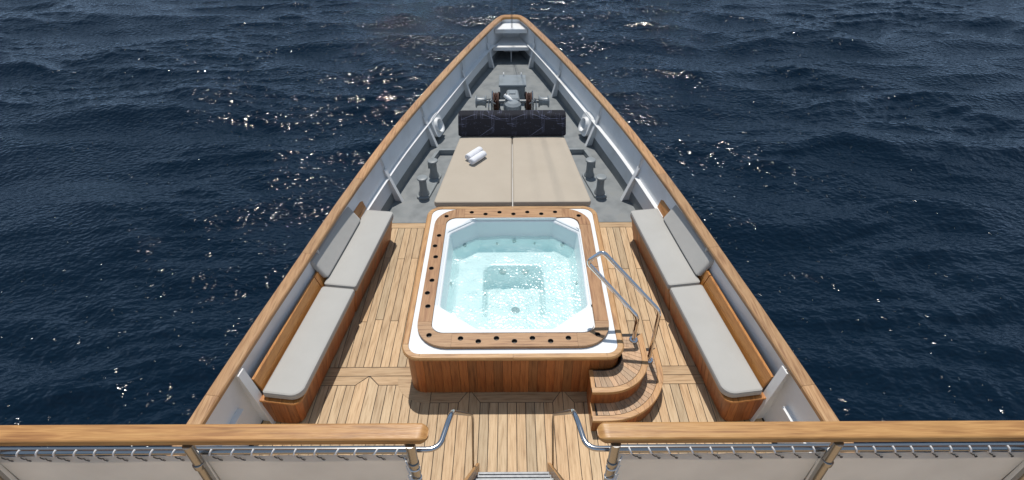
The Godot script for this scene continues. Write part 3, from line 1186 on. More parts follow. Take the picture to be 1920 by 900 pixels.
func build_tub_water() -> void:
	var n1 := FastNoiseLite.new()
	n1.seed = 71
	n1.frequency = 25.0
	n1.fractal_octaves = 2
	n1.domain_warp_enabled = true
	n1.domain_warp_amplitude = 0.04
	n1.domain_warp_frequency = 9.0
	var n2 := FastNoiseLite.new()
	n2.seed = 72
	n2.frequency = 2.2
	n2.fractal_octaves = 2
	var step := 0.0085
	var oct := octagon(-0.02)
	var nx := int(1.68 / step)
	var nf := int(1.95 / step)
	var hgt := PackedFloat32Array()
	hgt.resize(nx * nf)
	for j in nf:
		for i in nx:
			var x := -0.81 + i * step
			var f := 3.99 + j * step
			var calm := smoothstep(-0.7, 0.55, x) * 0.6 + 0.4
			calm *= 1.0 - 0.75 * smoothstep(5.35, 5.7, f)
			hgt[j * nx + i] = 0.36 + (n1.get_noise_2d(x, f) * 0.0056 * calm + n2.get_noise_2d(x, f) * 0.012)
	var v := PackedVector3Array()
	var nn := PackedVector3Array()
	var idx := PackedInt32Array()
	for j in nf:
		for i in nx:
			var hl := hgt[j * nx + maxi(i - 1, 0)]
			var hr := hgt[j * nx + mini(i + 1, nx - 1)]
			var hd := hgt[maxi(j - 1, 0) * nx + i]
			var hu := hgt[mini(j + 1, nf - 1) * nx + i]
			v.append(w(-0.81 + i * step, hgt[j * nx + i], 3.99 + j * step) - w(TC.x, 0.36, TC.y))
			nn.append(Vector3((hl - hr) / (2 * step), 1.0, (hu - hd) / (2 * step)).normalized())
	for j in nf - 1:
		for i in nx - 1:
			var c := Vector2(-0.81 + (i + 0.5) * step, 3.99 + (j + 0.5) * step)
			if Geometry2D.is_point_in_polygon(c, oct):
				var a := j * nx + i
				idx.append_array([a, a + nx, a + nx + 1, a, a + nx + 1, a + 1])
	var arr := []
	arr.resize(Mesh.ARRAY_MAX)
	arr[Mesh.ARRAY_VERTEX] = v
	arr[Mesh.ARRAY_NORMAL] = nn
	arr[Mesh.ARRAY_INDEX] = idx
	var m := ArrayMesh.new()
	m.add_surface_from_arrays(Mesh.PRIMITIVE_TRIANGLES, arr)
	var o := MeshInstance3D.new()
	o.name = "tub_water"
	o.mesh = m
	o.material_override = M.tub_water
	add_child(o)
	o.position = w(TC.x, 0.36, TC.y)
	o.set_meta("label", "clear turquoise water rippling inside the hot tub")
	o.set_meta("category", "water")
	# air bubbles churned up by the jets, added for the sparkle of caustics
	var mm := MultiMesh.new()
	mm.transform_format = MultiMesh.TRANSFORM_3D
	var sp := SphereMesh.new()
	sp.radius = 1.0
	sp.height = 2.0
	sp.radial_segments = 6
	sp.rings = 3
	sp.material = M.sparkle_bubble
	mm.mesh = sp
	var spots := []
	var n3 := FastNoiseLite.new()
	n3.seed = 75
	n3.frequency = 5.0
	n3.fractal_octaves = 3
	n3.domain_warp_enabled = true
	n3.domain_warp_amplitude = 0.12
	n3.domain_warp_frequency = 5.0
	var br := RandomNumberGenerator.new()
	br.seed = 76
	while spots.size() < 9000:
		var x := br.randf_range(-0.78, 0.82)
		var f := br.randf_range(4.04, 5.72)
		if not Geometry2D.is_point_in_polygon(Vector2(x, f), octagon(-0.07)):
			continue
		var foot := x > -0.36 and x < 0.4 and f > 4.56 and f < 5.30
		var want := n3.get_noise_2d(x, f) + (0.12 if x > 0.1 else -0.03) + (0.10 if foot else 0.0)
		if want < br.randf_range(0.0, 0.42):
			continue
		spots.append(Vector3(x, br.randf_range(0.335, 0.352), f))
	mm.instance_count = spots.size()
	for k in spots.size():
		var s := br.randf_range(0.0014, 0.0032)
		mm.set_instance_transform(k, Transform3D(Basis.IDENTITY.scaled(Vector3(s, s * 0.7, s)), w(spots[k].x, spots[k].y, spots[k].z) - o.position))
	var b := MultiMeshInstance3D.new()
	b.name = "sparkle_bubbles"
	b.multimesh = mm
	b.material_override = M.sparkle_bubble
	b.set_meta("kind", "stuff")
	o.add_child(b)

# ---------------------------------------------------------------- curved steps
func step_line(R: float, fend: float, n := 14) -> PackedVector2Array:
	var c := Vector2(0.93, 3.83)
	var out := PackedVector2Array([Vector2(0.775, c.y - R)])
	for k in n + 1:
		var a := -PI / 2 + PI / 2 * k / n
		out.append(c + Vector2(cos(a), sin(a)) * R)
	out.append(Vector2(c.x + R, fend))
	return out

func along(line: PackedVector2Array, u: float) -> Vector2:
	var l := 0.0
	for i in line.size() - 1:
		l += line[i].distance_to(line[i + 1])
	var t := u * l
	for i in line.size() - 1:
		var d := line[i].distance_to(line[i + 1])
		if t <= d or i == line.size() - 2:
			return line[i].lerp(line[i + 1], t / d)
		t -= d
	return line[-1]

func build_steps() -> void:
	var st := thing("tub_steps", "two curved teak steps wrapping the near right corner of the hot tub", "steps", w(1.2, 0, 3.6))
	for lv in [[0.195, 0.47, 0.40, 4.13, 17], [0.44, 0.655, 0.20, 4.10, 21]]:
		var ri: float = lv[0]
		var ro: float = lv[1]
		var top: float = lv[2]
		var fe: float = lv[3]
		# riser in upright boards
		var face := step_line(ro - 0.018, fe - 0.02)
		var back := step_line(ro - 0.04, fe - 0.02)
		for k in 12:
			var a := PackedVector2Array()
			var b := PackedVector2Array()
			for j in 4:
				var u := (k + 0.006 + 0.988 * j / 3.0) / 12.0
				a.append(along(face, u))
				b.append(along(back, u))
			part(st, "riser_board", slab(a, b, 0.003, top - 0.034), pick(M.slat), 50)
		# left end panel
		part(st, "end_panel", box(w(0.785, (top - 0.034) / 2 + 0.002, 3.83 - (ri + ro) / 2), Vector3(0.02, top - 0.036, ro - ri - 0.04)), pick(M.slat))
		part(st, "end_panel", box(w(0.93 + (ri + ro) / 2, (top - 0.034) / 2 + 0.002, fe - 0.03), Vector3(ro - ri - 0.04, top - 0.036, 0.02)), pick(M.slat))
		# tread: bedding, nosing boards, slats across
		part(st, "tread_bed", slab(step_line(ri, fe - 0.01), step_line(ro - 0.02, fe - 0.01), top - 0.03, top - 0.004), M.caulk)
		var edge_o := step_line(ro, fe)
		var edge_i := step_line(ro - 0.062, fe - 0.05)
		for k in 3:
			var a := PackedVector2Array()
			var b := PackedVector2Array()
			for j in 9:
				var u := (k + 0.003 + 0.994 * j / 8.0) / 3.0
				a.append(along(edge_o, u))
				b.append(along(edge_i, u))
			part(st, "nosing_board", slab(a, b, top - 0.034, top, 0.004), pick(M.trim_x if k == 0 else M.trim_z), 40)
		var so_ := step_line(ro - 0.065, fe - 0.05)
		var si := step_line(ri + 0.012, fe - 0.05)
		var n: int = lv[4]
		for k in n:
			var a := PackedVector2Array()
			var b := PackedVector2Array()
			for j in 3:
				var u := (0.045 + 0.95 * (k + 0.035 + 0.93 * j / 2.0) / n)
				a.append(along(so_, u))
				b.append(along(si, u))
			part(st, "tread_slat", slab(a, b, top - 0.028, top - 0.001), pick(M.step_slat))
		# left border board of the tread
		part(st, "nosing_board", slab(PackedVector2Array([Vector2(0.772, 3.83 - ri), Vector2(0.772, 3.83 - ro + 0.058)]), PackedVector2Array([Vector2(0.812, 3.83 - ri), Vector2(0.812, 3.83 - ro + 0.058)]), top - 0.034, top + 0.001, 0.003), pick(M.trim_z))

func build_handrail() -> void:
	var hr := thing("tub_handrail", "polished steel handrail loop rising over the tub steps", "handrail", w(1.38, 0.2, 3.97))
	var path := fillet(PackedVector3Array([w(1.29, 0.40, 4.03), w(1.29, 0.745, 4.03), w(0.745, 1.32, 4.24), w(0.88, 1.49, 4.20), w(1.46, 0.945, 3.92), w(1.46, 0.20, 3.92)]), 0.055, 7)
	part(hr, "tube", tube(path, 0.0215, 14), M.chrome, 60)
	part(hr, "flange", lathe(w(1.29, 0.400, 4.03), Vector3.UP, [[0.0, 0.048], [0.007, 0.048], [0.012, 0.044], [0.014, 0.026], [0.024, 0.022]], 22), M.chrome)
	part(hr, "flange", lathe(w(1.46, 0.200, 3.92), Vector3.UP, [[0.0, 0.048], [0.007, 0.048], [0.012, 0.044], [0.014, 0.026], [0.024, 0.022]], 22), M.chrome)

# ---------------------------------------------------------------- benches
func build_benches() -> void:
	for s in [-1, 1]:
		var side_word: String = "left" if s == -1 else "right"
		# inner line of the seats: from the forward end aft
		var A := Vector2(1.635, 6.33)
		var D := (Vector2(2.045, 3.30) - A).normalized()
		var N := Vector2(-D.y, D.x)
		if N.x < 0:
			N = -N
		var loc := func(u: float, o: float) -> Vector2:
			return side_of(A + D * u + N * o, s)
		var turn: float = atan2(D.x * s, -D.y) * -1.0
		var spans := [[0.0, 1.545], [1.55, 3.11]]
		var words := ["forward", "aft"]
		for k in 2:
			var u0: float = spans[k][0]
			var u1: float = spans[k][1]
			var c: Vector2 = loc.call((u0 + u1) / 2, 0.2)
			var bench := thing("bench", "%s teak storage bench on the %s side, %s" % [["front", "rear"][k], side_word, ["next to the grey steel deck", "nearest the bridge rail"][k]], "bench", w(c.x, 0, c.y), turn, "teak benches along the bulwarks")
			# path of the visible faces, top and foot (foot is set back)
			var r := 0.09 if k == 1 else 0.03
			var top_p := PackedVector2Array()
			var bot_p := PackedVector2Array()
			var outl := PackedVector2Array([Vector2(u0 + 0.012, 0.40), Vector2(u0 + 0.012, 0.012), Vector2(u1 - 0.012, 0.012), Vector2(u1 - 0.012, 0.40)])
			var outb := PackedVector2Array([Vector2(u0 + 0.012 + (0.05 if k == 0 else 0.0), 0.40), Vector2(u0 + 0.012 + (0.05 if k == 0 else 0.0), 0.065), Vector2(u1 - 0.012, 0.065), Vector2(u1 - 0.012, 0.40)])
			var radii := [0.0, 0.04 if k == 0 else 0.001, r, 0.0]
			top_p = rounded(outl, radii, 8)
			bot_p = rounded(outb, radii, 8)
			var tl := 0.0
			for i in top_p.size() - 1:
				tl += top_p[i].distance_to(top_p[i + 1])
			var cnt := int(tl / 0.083)
			for q in cnt:
				var rings := []
				for j in 4:
					var u := (q + 0.02 + 0.96 * j / 3.0) / cnt
					var pt := along(top_p, u)
					var pb := along(bot_p, u)
					var mid := Vector2((u0 + u1) / 2, 0.25)
					var it := pt + (mid - pt).normalized() * 0.022
					var ib := pb + (mid - pb).normalized() * 0.022
					var g := func(p: Vector2, h: float) -> Vector3:
						var x: Vector2 = loc.call(p.x, p.y)
						return w(x.x, h, x.y)
					rings.append(PackedVector3Array([g.call(pb, 0.02), g.call(pt, 0.345), g.call(it, 0.345), g.call(ib, 0.02)]))
				part(bench, "front_board", loft(rings), pick(M.slat), 50)
			# plinth and seat board
			var world := func(pp: PackedVector2Array) -> PackedVector2Array:
				var out := PackedVector2Array()
				for p in pp:
					out.append(loc.call(p.x, p.y))
				return out
			part(bench, "plinth", prism(world.call(PackedVector2Array([Vector2(u0 + 0.09, 0.40), Vector2(u0 + 0.09, 0.095), Vector2(u1 - 0.05, 0.095), Vector2(u1 - 0.05, 0.40)])), 0.0, 0.33), M.black)
			part(bench, "seat_board", prism(world.call(rounded(PackedVector2Array([Vector2(u0 + 0.006, 0.42), Vector2(u0 + 0.006, 0.004), Vector2(u1 - 0.006, 0.004), Vector2(u1 - 0.006, 0.42)]), [0.0, 0.03, r, 0.0], 6)), 0.345, 0.365, 0.004), pick(M.back))
			# backrest: two leaning boards and a cap
			for b in 2:
				var o0: float = [0.395, 0.425][b]
				var h0: float = [0.366, 0.468][b]
				var o1: float = [0.423, 0.455][b]
				var h1: float = [0.465, 0.565][b]
				var ua := u0 - (0.06 if k == 0 else -0.004)
				var ub := u1 - (0.10 if k == 1 else 0.004)
				var bb := []
				var tt := []
				for z in [[ua, 0.0], [ub, 0.0], [ub, 0.026], [ua, 0.026]]:
					var p0: Vector2 = loc.call(z[0], o0 + z[1])
					var p1: Vector2 = loc.call(z[0], o1 + z[1])
					bb.append(w(p0.x, h0, p0.y))
					tt.append(w(p1.x, h1, p1.y))
				part(bench, "backrest_board", hexa(bb, tt), pick(M.back))
			# seat cushion
			var cp := rounded(PackedVector2Array([Vector2(u0 + 0.01, 0.385), Vector2(u0 + 0.01, -0.012), Vector2(u1 - (0.04 if k == 1 else 0.012), -0.012), Vector2(u1 - (0.04 if k == 1 else 0.012), 0.385)]), [0.035, 0.05 if k == 0 else 0.03, 0.12 if k == 1 else 0.03, 0.03], 6)
			var sc := solo("seat_cushion", pillow(world.call(cp), 0.366, 0.455, 0.03, 0.012), M.cushion, "light grey seat cushion on the %s bench of the %s side" % [["front", "rear"][k], side_word], "cushion", w(c.x, 0.366, c.y), turn, "grey bench cushions", 60)
			part(sc, "piping", piping(world.call(cp), 0.447, 0.008), M.cushion, 60)
		# back cushion leaning on the forward bench
		var rr := []
		var ang := deg_to_rad(33)
		var c2: Vector2 = loc.call(0.85, 0.40)
		var prof := rounded(PackedVector2Array([Vector2(0.0, 0.0), Vector2(0.09, 0.0), Vector2(0.09, 0.30), Vector2(0.0, 0.30)]), [0.03], 4)
		var us := [0.27, 0.285, 0.30, 0.34, 0.9, 1.38, 1.42, 1.435, 1.45]
		var ins := [0.03, 0.012, 0.004, 0.0, 0.0, 0.0, 0.004, 0.012, 0.03]
		for i in us.size():
			var ring := PackedVector3Array()
			for p in inset(prof, ins[i]):
				var o: float = 0.345 + p.x * cos(ang) + p.y * sin(ang)
				var h: float = 0.472 - p.x * sin(ang) * 0.55 + p.y * cos(ang)
				if i == 4:
					o -= 0.012 * sin(p.y / 0.30 * PI)
				var x: Vector2 = loc.call(us[i], o)
				ring.append(w(x.x, h, x.y))
			rr.append(ring)
		solo("back_cushion", loft(rr), M.cushion_back, "grey back cushion leaning against the %s bulwark" % side_word, "cushion", w(c2.x, 0.46, c2.y), turn, "grey back cushions", 60)

# ---------------------------------------------------------------- sunbed
func build_sunbed() -> void:
	var base := thing("sunbed_base", "white painted sunbed platform forward of the hot tub", "platform", w(0.01, 0, 7.4))
	var p := PackedVector2Array([Vector2(-1.05, 6.235), Vector2(1.08, 6.235), Vector2(0.80, 8.62), Vector2(-0.78, 8.62)])
	part(base, "platform_box", prism(inset(p, 0.02), 0.0, 0.50), M.white)
	part(base, "platform_top", prism(p, 0.50, 0.528, 0.004), M.white)
	var at := func(x: float, f: float) -> Vector2:
		var k := (f - 6.36) / (8.08 - 6.36)
		return Vector2(0.01 + x * lerpf(1.065, 0.845, k), f)
	for s in [-1, 1]:
		var q := rounded(PackedVector2Array([at.call(s * 0.006, 6.285), at.call(s * 1.0, 6.285), at.call(s * 1.0, 8.5), at.call(s * 0.006, 8.5)]), [0.03, 0.05, 0.04, 0.03], 5)
		# closely spaced outline so that the long sides stay true
		var sp := solo("sun_pad", pillow(q, 0.53, 0.622, 0.032, 0.006), M.pad, ["beige sun pad on the left with two rolled towels on it", "beige sun pad on the right, empty"][0 if s == -1 else 1], "sun pad", w(0.5 * s, 0.53, 7.4), 0.0, "beige sun pads", 60)
		part(sp, "piping", piping(q, 0.6125, 0.009), M.pad, 60)
	# bolster with printed cover: own UVs round the section
	var sec := rounded(PackedVector2Array([Vector2(8.07, 0.632), Vector2(8.27, 0.93), Vector2(8.45, 0.945), Vector2(8.52, 0.632)]), [0.03, 0.06, 0.06, 0.03], 5)
	var len_acc := PackedFloat32Array([0.0])
	for i in sec.size():
		len_acc.append(len_acc[-1] + sec[i].distance_to(sec[(i + 1) % sec.size()]))
	var xs := [-0.853, -0.845, -0.825, -0.79, -0.4, 0.01, 0.42, 0.81, 0.845, 0.865, 0.873]
	var sh := [0.035, 0.014, 0.004, 0.0, 0.0, 0.0, 0.0, 0.0, 0.004, 0.014, 0.035]
	var st := SurfaceTool.new()
	st.begin(Mesh.PRIMITIVE_TRIANGLES)
	st.set_smooth_group(0)
	var grid := []
	for i in xs.size():
		var row := []
		var ss := inset(sec, sh[i])
		for k in sec.size() + 1:
			row.append([w(xs[i], ss[k % sec.size()].y, ss[k % sec.size()].x), Vector2((xs[i] + 0.86) / 0.8, len_acc[k] / 0.8)])
		grid.append(row)
	var add := func(a, b, c):
		for v in [a, b, c]:
			st.set_uv(v[1])
			st.add_vertex(v[0])
	for i in xs.size() - 1:
		for k in sec.size():
			add.call(grid[i][k], grid[i + 1][k + 1], grid[i + 1][k])
			add.call(grid[i][k], grid[i][k + 1], grid[i + 1][k + 1])
	for e in [0, xs.size() - 1]:
		var c := Vector3.ZERO
		for k in sec.size():
			c += grid[e][k][0]
		c /= sec.size()
		for k in sec.size():
			if e == 0:
				add.call([c, Vector2(0, 0)], grid[e][k + 1], grid[e][k])
			else:
				add.call([c, Vector2(0, 0)], grid[e][k], grid[e][k + 1])
	st.generate_normals()
	var bol := MeshInstance3D.new()
	bol.name = "bolster"
	bol.mesh = st.commit()
	var bm := plain(Color.WHITE, 0.9)
	bm.albedo_texture = print_texture()
	bol.material_override = bm
	add_child(bol)
	bol.set_meta("label", "navy bolster printed with fine white sketches at the sunbed head")
	bol.set_meta("category", "bolster")
	# towels
	var dirv := Vector2(0.60, 0.80)
	var side := Vector2(0.80, -0.60)
	var c0 := Vector2(-0.535, 7.43)
	for k in 2:
		var c := c0 + side * (0.062 if k == 1 else -0.062) + dirv * (-0.035 if k == 1 else 0.03)
		var rings := []
		var L := 0.155
		var r0 := 0.0585
		for q in [[-1.0, 0.55], [-0.985, 0.82], [-0.95, 0.95], [-0.85, 1.0], [-0.4, 0.985], [0.0, 1.02], [0.4, 0.985], [0.85, 1.0], [0.95, 0.95], [0.985, 0.82], [1.0, 0.55]]:
			var ring := PackedVector3Array()
			for j in 24:
				var a := TAU * j / 24
				var rr: float = r0 * q[1] * (1.0 - 0.10 * float(j) / 24)
				var o := cos(a) * rr
				var h := sin(a) * rr * 0.92
				ring.append(w(c.x + dirv.x * L * q[0] + side.x * o, 0.628 + r0 * 0.9 + h, c.y + dirv.y * L * q[0] + side.y * o))
			rings.append(ring)
		var tw := thing("rolled_towel", ["white rolled towel on the left sun pad, the one farther from the tub", "white rolled towel on the left sun pad, the one nearer the tub"][k], "towel", w(c.x, 0.628, c.y), 0.0, "rolled white towels")
		part(tw, "roll", loft(rings), M.towel, 50)
		# the wound layers showing at both ends
		for e in [-1, 1]:
			var spiral := PackedVector3Array()
			for j in 40:
				var a := j * 0.42
				var rr := 0.006 + 0.0011 * j
				var o := cos(a) * rr
				var h := sin(a) * rr * 0.92
				spiral.append(w(c.x + dirv.x * L * e * 1.005 + side.x * o, 0.628 + r0 * 0.9 + h, c.y + dirv.y * L * e * 1.005 + side.y * o))
			part(tw, "wound_edge", tube(spiral, 0.0038, 6), M.towel, 60)

func print_texture() -> ImageTexture:
	var S := 512
	var im := Image.create(S, S, false, Image.FORMAT_RGB8)
	im.fill(Color(0.05, 0.054, 0.10))
	var r := RandomNumberGenerator.new()
	r.seed = 5
	var ink := func(a: Vector2, b: Vector2, v: float, wd: int) -> void:
		var n := int(a.distance_to(b)) + 1
		for k in n:
			var p := a.lerp(b, float(k) / n)
			for dx in wd:
				for dy in wd:
					var x := posmod(int(p.x) + dx, S)
					var y := posmod(int(p.y) + dy, S)
					var c := im.get_pixel(x, y)
					im.set_pixel(x, y, c.lerp(Color(0.56, 0.58, 0.68), v * 0.65))
	# sketched lattice masts, booms, hulls and rigging
	for k in 9:
		var b := Vector2(r.randf() * S, r.randf() * S)
		var hh := r.randf_range(90, 190)
		var wd := r.randf_range(14, 30)
		for q in [-1, 1]:
			ink.call(b + Vector2(q * wd, 0), b + Vector2(q * wd * 0.5, -hh), r.randf_range(0.3, 0.6), 2)
		var n := int(hh / 16)
		for j in n:
			var y := -hh * j / n
			ink.call(b + Vector2(-wd, y), b + Vector2(wd * 0.8, y - 14), r.randf_range(0.15, 0.45), 2)
			ink.call(b + Vector2(wd, y), b + Vector2(-wd * 0.8, y - 14), r.randf_range(0.1, 0.35), 2)
		var tip := b + Vector2(r.randf_range(-170, 170), -hh - r.randf_range(-40, 60))
		ink.call(b + Vector2(0, -hh * 0.7), tip, 0.55, 3)
		ink.call(b + Vector2(0, -hh), tip, 0.35, 2)
		ink.call(tip, tip + Vector2(r.randf_range(-10, 10), r.randf_range(30, 80)), 0.3, 2)
	for k in 34:
		var a := Vector2(r.randf() * S, r.randf() * S)
		ink.call(a, a + Vector2(r.randf_range(-55, 55), r.randf_range(-14, 14)), r.randf_range(0.08, 0.4), 2)
	for k in 170:
		var a := Vector2(r.randf() * S, r.randf() * S)
		ink.call(a, a + Vector2(r.randf_range(-10, 10), r.randf_range(-14, 14)), r.randf_range(0.1, 0.45), 2)
	return ImageTexture.create_from_image(im)

# ---------------------------------------------------------------- mooring gear
func build_mooring_gear() -> void:
	for s in [-1, 1]:
		var wd: String = "left" if s == -1 else "right"
		var a := Vector2(s * 1.375, 7.37)
		var b := Vector2(s * 1.27, 7.88)
		var bo := thing("mooring_bollard", "grey twin-post mooring bollard on the %s of the sunbed" % wd, "bollard", w((a.x + b.x) / 2, 0, 7.62), 0.0, "twin mooring bollards")
		var d := (b - a).normalized()
		var n := d.orthogonal() * 0.105
		part(bo, "base_plate", prism(rounded(PackedVector2Array([a - d * 0.13 - n, b + d * 0.13 - n, b + d * 0.13 + n, a - d * 0.13 + n]), [0.09], 5), 0.0, 0.035, 0.006), M.grey_part)
		for p in [a, b]:
			var po := part(bo, "post", lathe(w(p.x, 0.035, p.y), Vector3.UP, [[0.0, 0.088], [0.02, 0.086], [0.06, 0.066], [0.11, 0.058], [0.265, 0.056]], 22), M.grey_part)
			part(po, "cap", lathe(w(p.x, 0.30, p.y), Vector3.UP, [[0.0, 0.060], [0.010, 0.082], [0.024, 0.085], [0.036, 0.078], [0.042, 0.055], [0.044, 0.02]], 22), M.grey_part)
		# low flat bar welded on the deck, bent at its outer end
		var bar := PackedVector3Array()
		bar.append_array(box(w(s * 1.10, 0.045, 8.66), Vector3(0.40, 0.09, 0.05)))
		bar.append_array(hexa([w(s * 1.30, 0, 8.685), w(s * 1.25, 0, 8.635), w(s * 1.37, 0, 8.20), w(s * 1.41, 0, 8.21)], [w(s * 1.30, 0.088, 8.685), w(s * 1.25, 0.088, 8.635), w(s * 1.37, 0.088, 8.20), w(s * 1.41, 0.088, 8.21)]))
		solo("deck_bar", bar, M.grey_part, "low bent steel bar on the grey deck at the %s of the sunbed" % wd, "deck bar", w(s * 1.2, 0, 8.5), 0.0, "low bars on the deck")
		# fairlead: white plate with an oval collar round an opening in the bulwark
		var q := rail_at(9.30)
		var nrm: Vector2 = side_of(q[1], s)
		var dr: Vector2 = side_of(q[2], s)
		var p0: Vector2 = side_of(q[0], s) + nrm * (plating_off(0.27, 9.3) + 0.02)
		var fl := thing("fairlead", "white oval mooring fairlead in the %s bulwark" % wd, "fairlead", w(p0.x, 0.27, p0.y), 0.0, "white bulwark fairleads")
		var g := func(u: float, v: float, o: float) -> Vector3:
			var pp: Vector2 = p0 + dr * u + nrm * (o + (0.165 - v) * 0.36)
			return w(pp.x, 0.265 + v, pp.y)
		var plate := []
		for o in [[0, -0.10], [0, 0.02], [1, 0.02], [2, 0.055], [3, 0.068], [4, 0.055], [5, 0.0], [6, -0.16]]:
			var ring := PackedVector3Array()
			for k in 32:
				var an := TAU * k / 32
				var cx := cos(an)
				var cy := sin(an)
				var u := 0.0
				var v := 0.0
				match o[0]:
					0:
						u = signf(cx) * pow(absf(cx), 0.45) * 0.195
						v = signf(cy) * pow(absf(cy), 0.45) * 0.175
					1:
						u = cx * 0.132
						v = cy * 0.128
					2:
						u = cx * 0.127
						v = cy * 0.123
					3:
						u = cx * 0.116
						v = cy * 0.112
					4:
						u = cx * 0.100
						v = cy * 0.096
					5:
						u = cx * 0.090
						v = cy * 0.086
					6:
						u = cx * 0.12
						v = cy * 0.11
				ring.append(g.call(u, v, o[1]))
			plate.append(ring)
		var tt := loft(plate, false, false, true, false)
		part(fl, "collar", face_to(tt, w(0, 2.5, 7.5)), M.white, 40)

func face_to(t: PackedVector3Array, eye: Vector3) -> PackedVector3Array:
	var s := 0.0
	for i in range(0, t.size(), 3):
		s += (t[i + 1] - t[i]).cross(t[i + 2] - t[i]).dot(eye - t[i])
	if s < 0:
		for i in range(0, t.size(), 3):
			var p := t[i + 1]
			t[i + 1] = t[i + 2]
			t[i + 2] = p
	return t

# ---------------------------------------------------------------- windlass and locker
func build_windlass() -> void:
	var wl := thing("anchor_windlass", "grey anchor windlass with two rusty chain wheels and side drums", "windlass", w(0.02, 0, 10.1))
	var X := 0.02
	part(wl, "bed_plate", box(w(X, 0.03, 10.1), Vector3(0.95, 0.06, 0.62), 0.008), M.grey_part)
	# motor standing aft, gear housing forward
	part(wl, "motor", lathe(w(X + 0.01, 0.06, 9.82), Vector3.UP, [[0.0, 0.155], [0.03, 0.155], [0.035, 0.135], [0.30, 0.135], [0.305, 0.15], [0.33, 0.15], [0.34, 0.135], [0.37, 0.10]], 26), M.grey_light)
	part(wl, "gear_housing", prism(rounded(PackedVector2Array([Vector2(X - 0.14, 9.93), Vector2(X + 0.14, 9.93), Vector2(X + 0.11, 10.36), Vector2(X - 0.11, 10.36)]), [0.03], 3), 0.06, 0.44, 0.025), M.grey_light)
	part(wl, "gear_cover", lathe(w(X, 0.26, 9.98), Vector3(0, 0.0, 1), [[-0.02, 0.17], [0.06, 0.17], [0.075, 0.15], [0.10, 0.13]], 24), M.grey_light)
	part(wl, "inspection_cover", box(w(X, 0.45, 10.2), Vector3(0.12, 0.02, 0.14), 0.006), M.grey_light)
	part(wl, "shaft", lathe(w(X - 0.62, 0.30, 10.12), Vector3(1, 0, 0), [[0.0, 0.035], [1.24, 0.035]], 14), M.grey_light)
	for s in [-1, 1]:
		# chain wheel with pockets
		var cx: float = X + s * 0.315
		var prof := [[-0.055, 0.10], [-0.055, 0.185], [-0.035, 0.19], [-0.012, 0.145], [0.012, 0.145], [0.035, 0.19], [0.055, 0.185], [0.055, 0.10]]
		var gy := part(wl, "chain_wheel", lathe(w(cx, 0.28, 10.12), Vector3(1, 0, 0), prof, 24), M.rust)
		for k in 9:
			# links of the chain lying in the groove
			var a := PI * (0.02 + 0.96 * k / 8.0)
			var c := w(cx, 0.28 + sin(a) * 0.165, 10.12 - cos(a) * 0.165)
			var tang := Vector3(0, cos(a), -sin(a))
			var nor := Vector3(0, sin(a), cos(a))
			var ring := PackedVector3Array()
			var across := Vector3(1, 0, 0) if k % 2 == 0 else nor
			for j in 13:
				var b := TAU * j / 12
				ring.append(c + tang * cos(b) * 0.034 + across * sin(b) * 0.022)
			part(gy, "chain_link", tube(ring, 0.0085, 6, false), M.rust, 60)
		# brake band, bracket and screw
		part(wl, "side_frame", hexa([w(cx + s * 0.075, 0.06, 9.86), w(cx + s * 0.095, 0.06, 9.86), w(cx + s * 0.095, 0.06, 10.38), w(cx + s * 0.075, 0.06, 10.38)], [w(cx + s * 0.075, 0.38, 10.02), w(cx + s * 0.095, 0.38, 10.02), w(cx + s * 0.095, 0.38, 10.22), w(cx + s * 0.075, 0.38, 10.22)]), M.grey_part)
		part(wl, "brake_screw", tube(PackedVector3Array([w(cx + s * 0.05, 0.12, 9.84), w(cx + s * 0.05, 0.44, 9.9)]), 0.012, 8), M.steel_worn)
		part(wl, "brake_handle", tube(PackedVector3Array([w(cx - s * 0.0, 0.40, 9.80), w(cx + s * 0.13, 0.40, 9.98)]), 0.010, 8), M.steel_worn)
		part(wl, "brake_post", lathe(w(cx - s * 0.075 + s * 0.02, 0.06, 10.36), Vector3.UP, [[0.0, 0.022], [0.24, 0.018], [0.245, 0.028], [0.31, 0.028], [0.33, 0.012]], 12), M.black)
		part(wl, "brake_band", tube(PackedVector3Array([w(cx + s * 0.066, 0.10, 9.95), w(cx + s * 0.066, 0.22, 9.925), w(cx + s * 0.066, 0.36, 9.97), w(cx + s * 0.066, 0.47, 10.08), w(cx + s * 0.066, 0.47, 10.2), w(cx + s * 0.066, 0.36, 10.3)]), 0.013, 8), M.steel_worn)
		part(wl, "clutch_lever", tube(PackedVector3Array([w(cx + s * 0.10, 0.36, 10.1), w(cx + s * 0.36, 0.42, 9.86)]), 0.011, 8), M.steel_worn)
		part(wl, "guard_rail", tube(fillet(PackedVector3Array([w(cx + s * 0.13, 0.0, 9.80), w(cx + s * 0.13, 0.34, 9.84), w(cx + s * 0.13, 0.36, 10.05)]), 0.05, 4), 0.012, 8), M.steel_worn)
		# warping drum at the shaft end
		part(wl, "warping_drum", lathe(w(X + s * 0.50, 0.30, 10.12), Vector3(s, 0, 0), [[0.0, 0.115], [0.018, 0.12], [0.03, 0.085], [0.10, 0.075], [0.17, 0.082], [0.185, 0.118], [0.205, 0.115], [0.21, 0.03]], 24), M.grey_light)
	part(wl, "control_pendant", lathe(w(X - 0.15, 0.50, 9.97), Vector3(0.75, -0.35, 0.55), [[0.0, 0.02], [0.01, 0.038], [0.13, 0.038], [0.17, 0.026], [0.19, 0.01]], 14), M.cord)
	part(wl, "pendant_button", lathe(w(X - 0.115, 0.515, 9.95), Vector3.UP, [[0.0, 0.014], [0.014, 0.014]], 10), M.rust)
	# locker ahead of it
	var lk := thing("chain_locker_hatch", "grey steel chain locker box ahead of the windlass", "locker", w(0.025, 0, 10.95))
	part(lk, "box", box(w(0.025, 0.17, 10.95), Vector3(0.50, 0.34, 0.46)), M.grey_light)
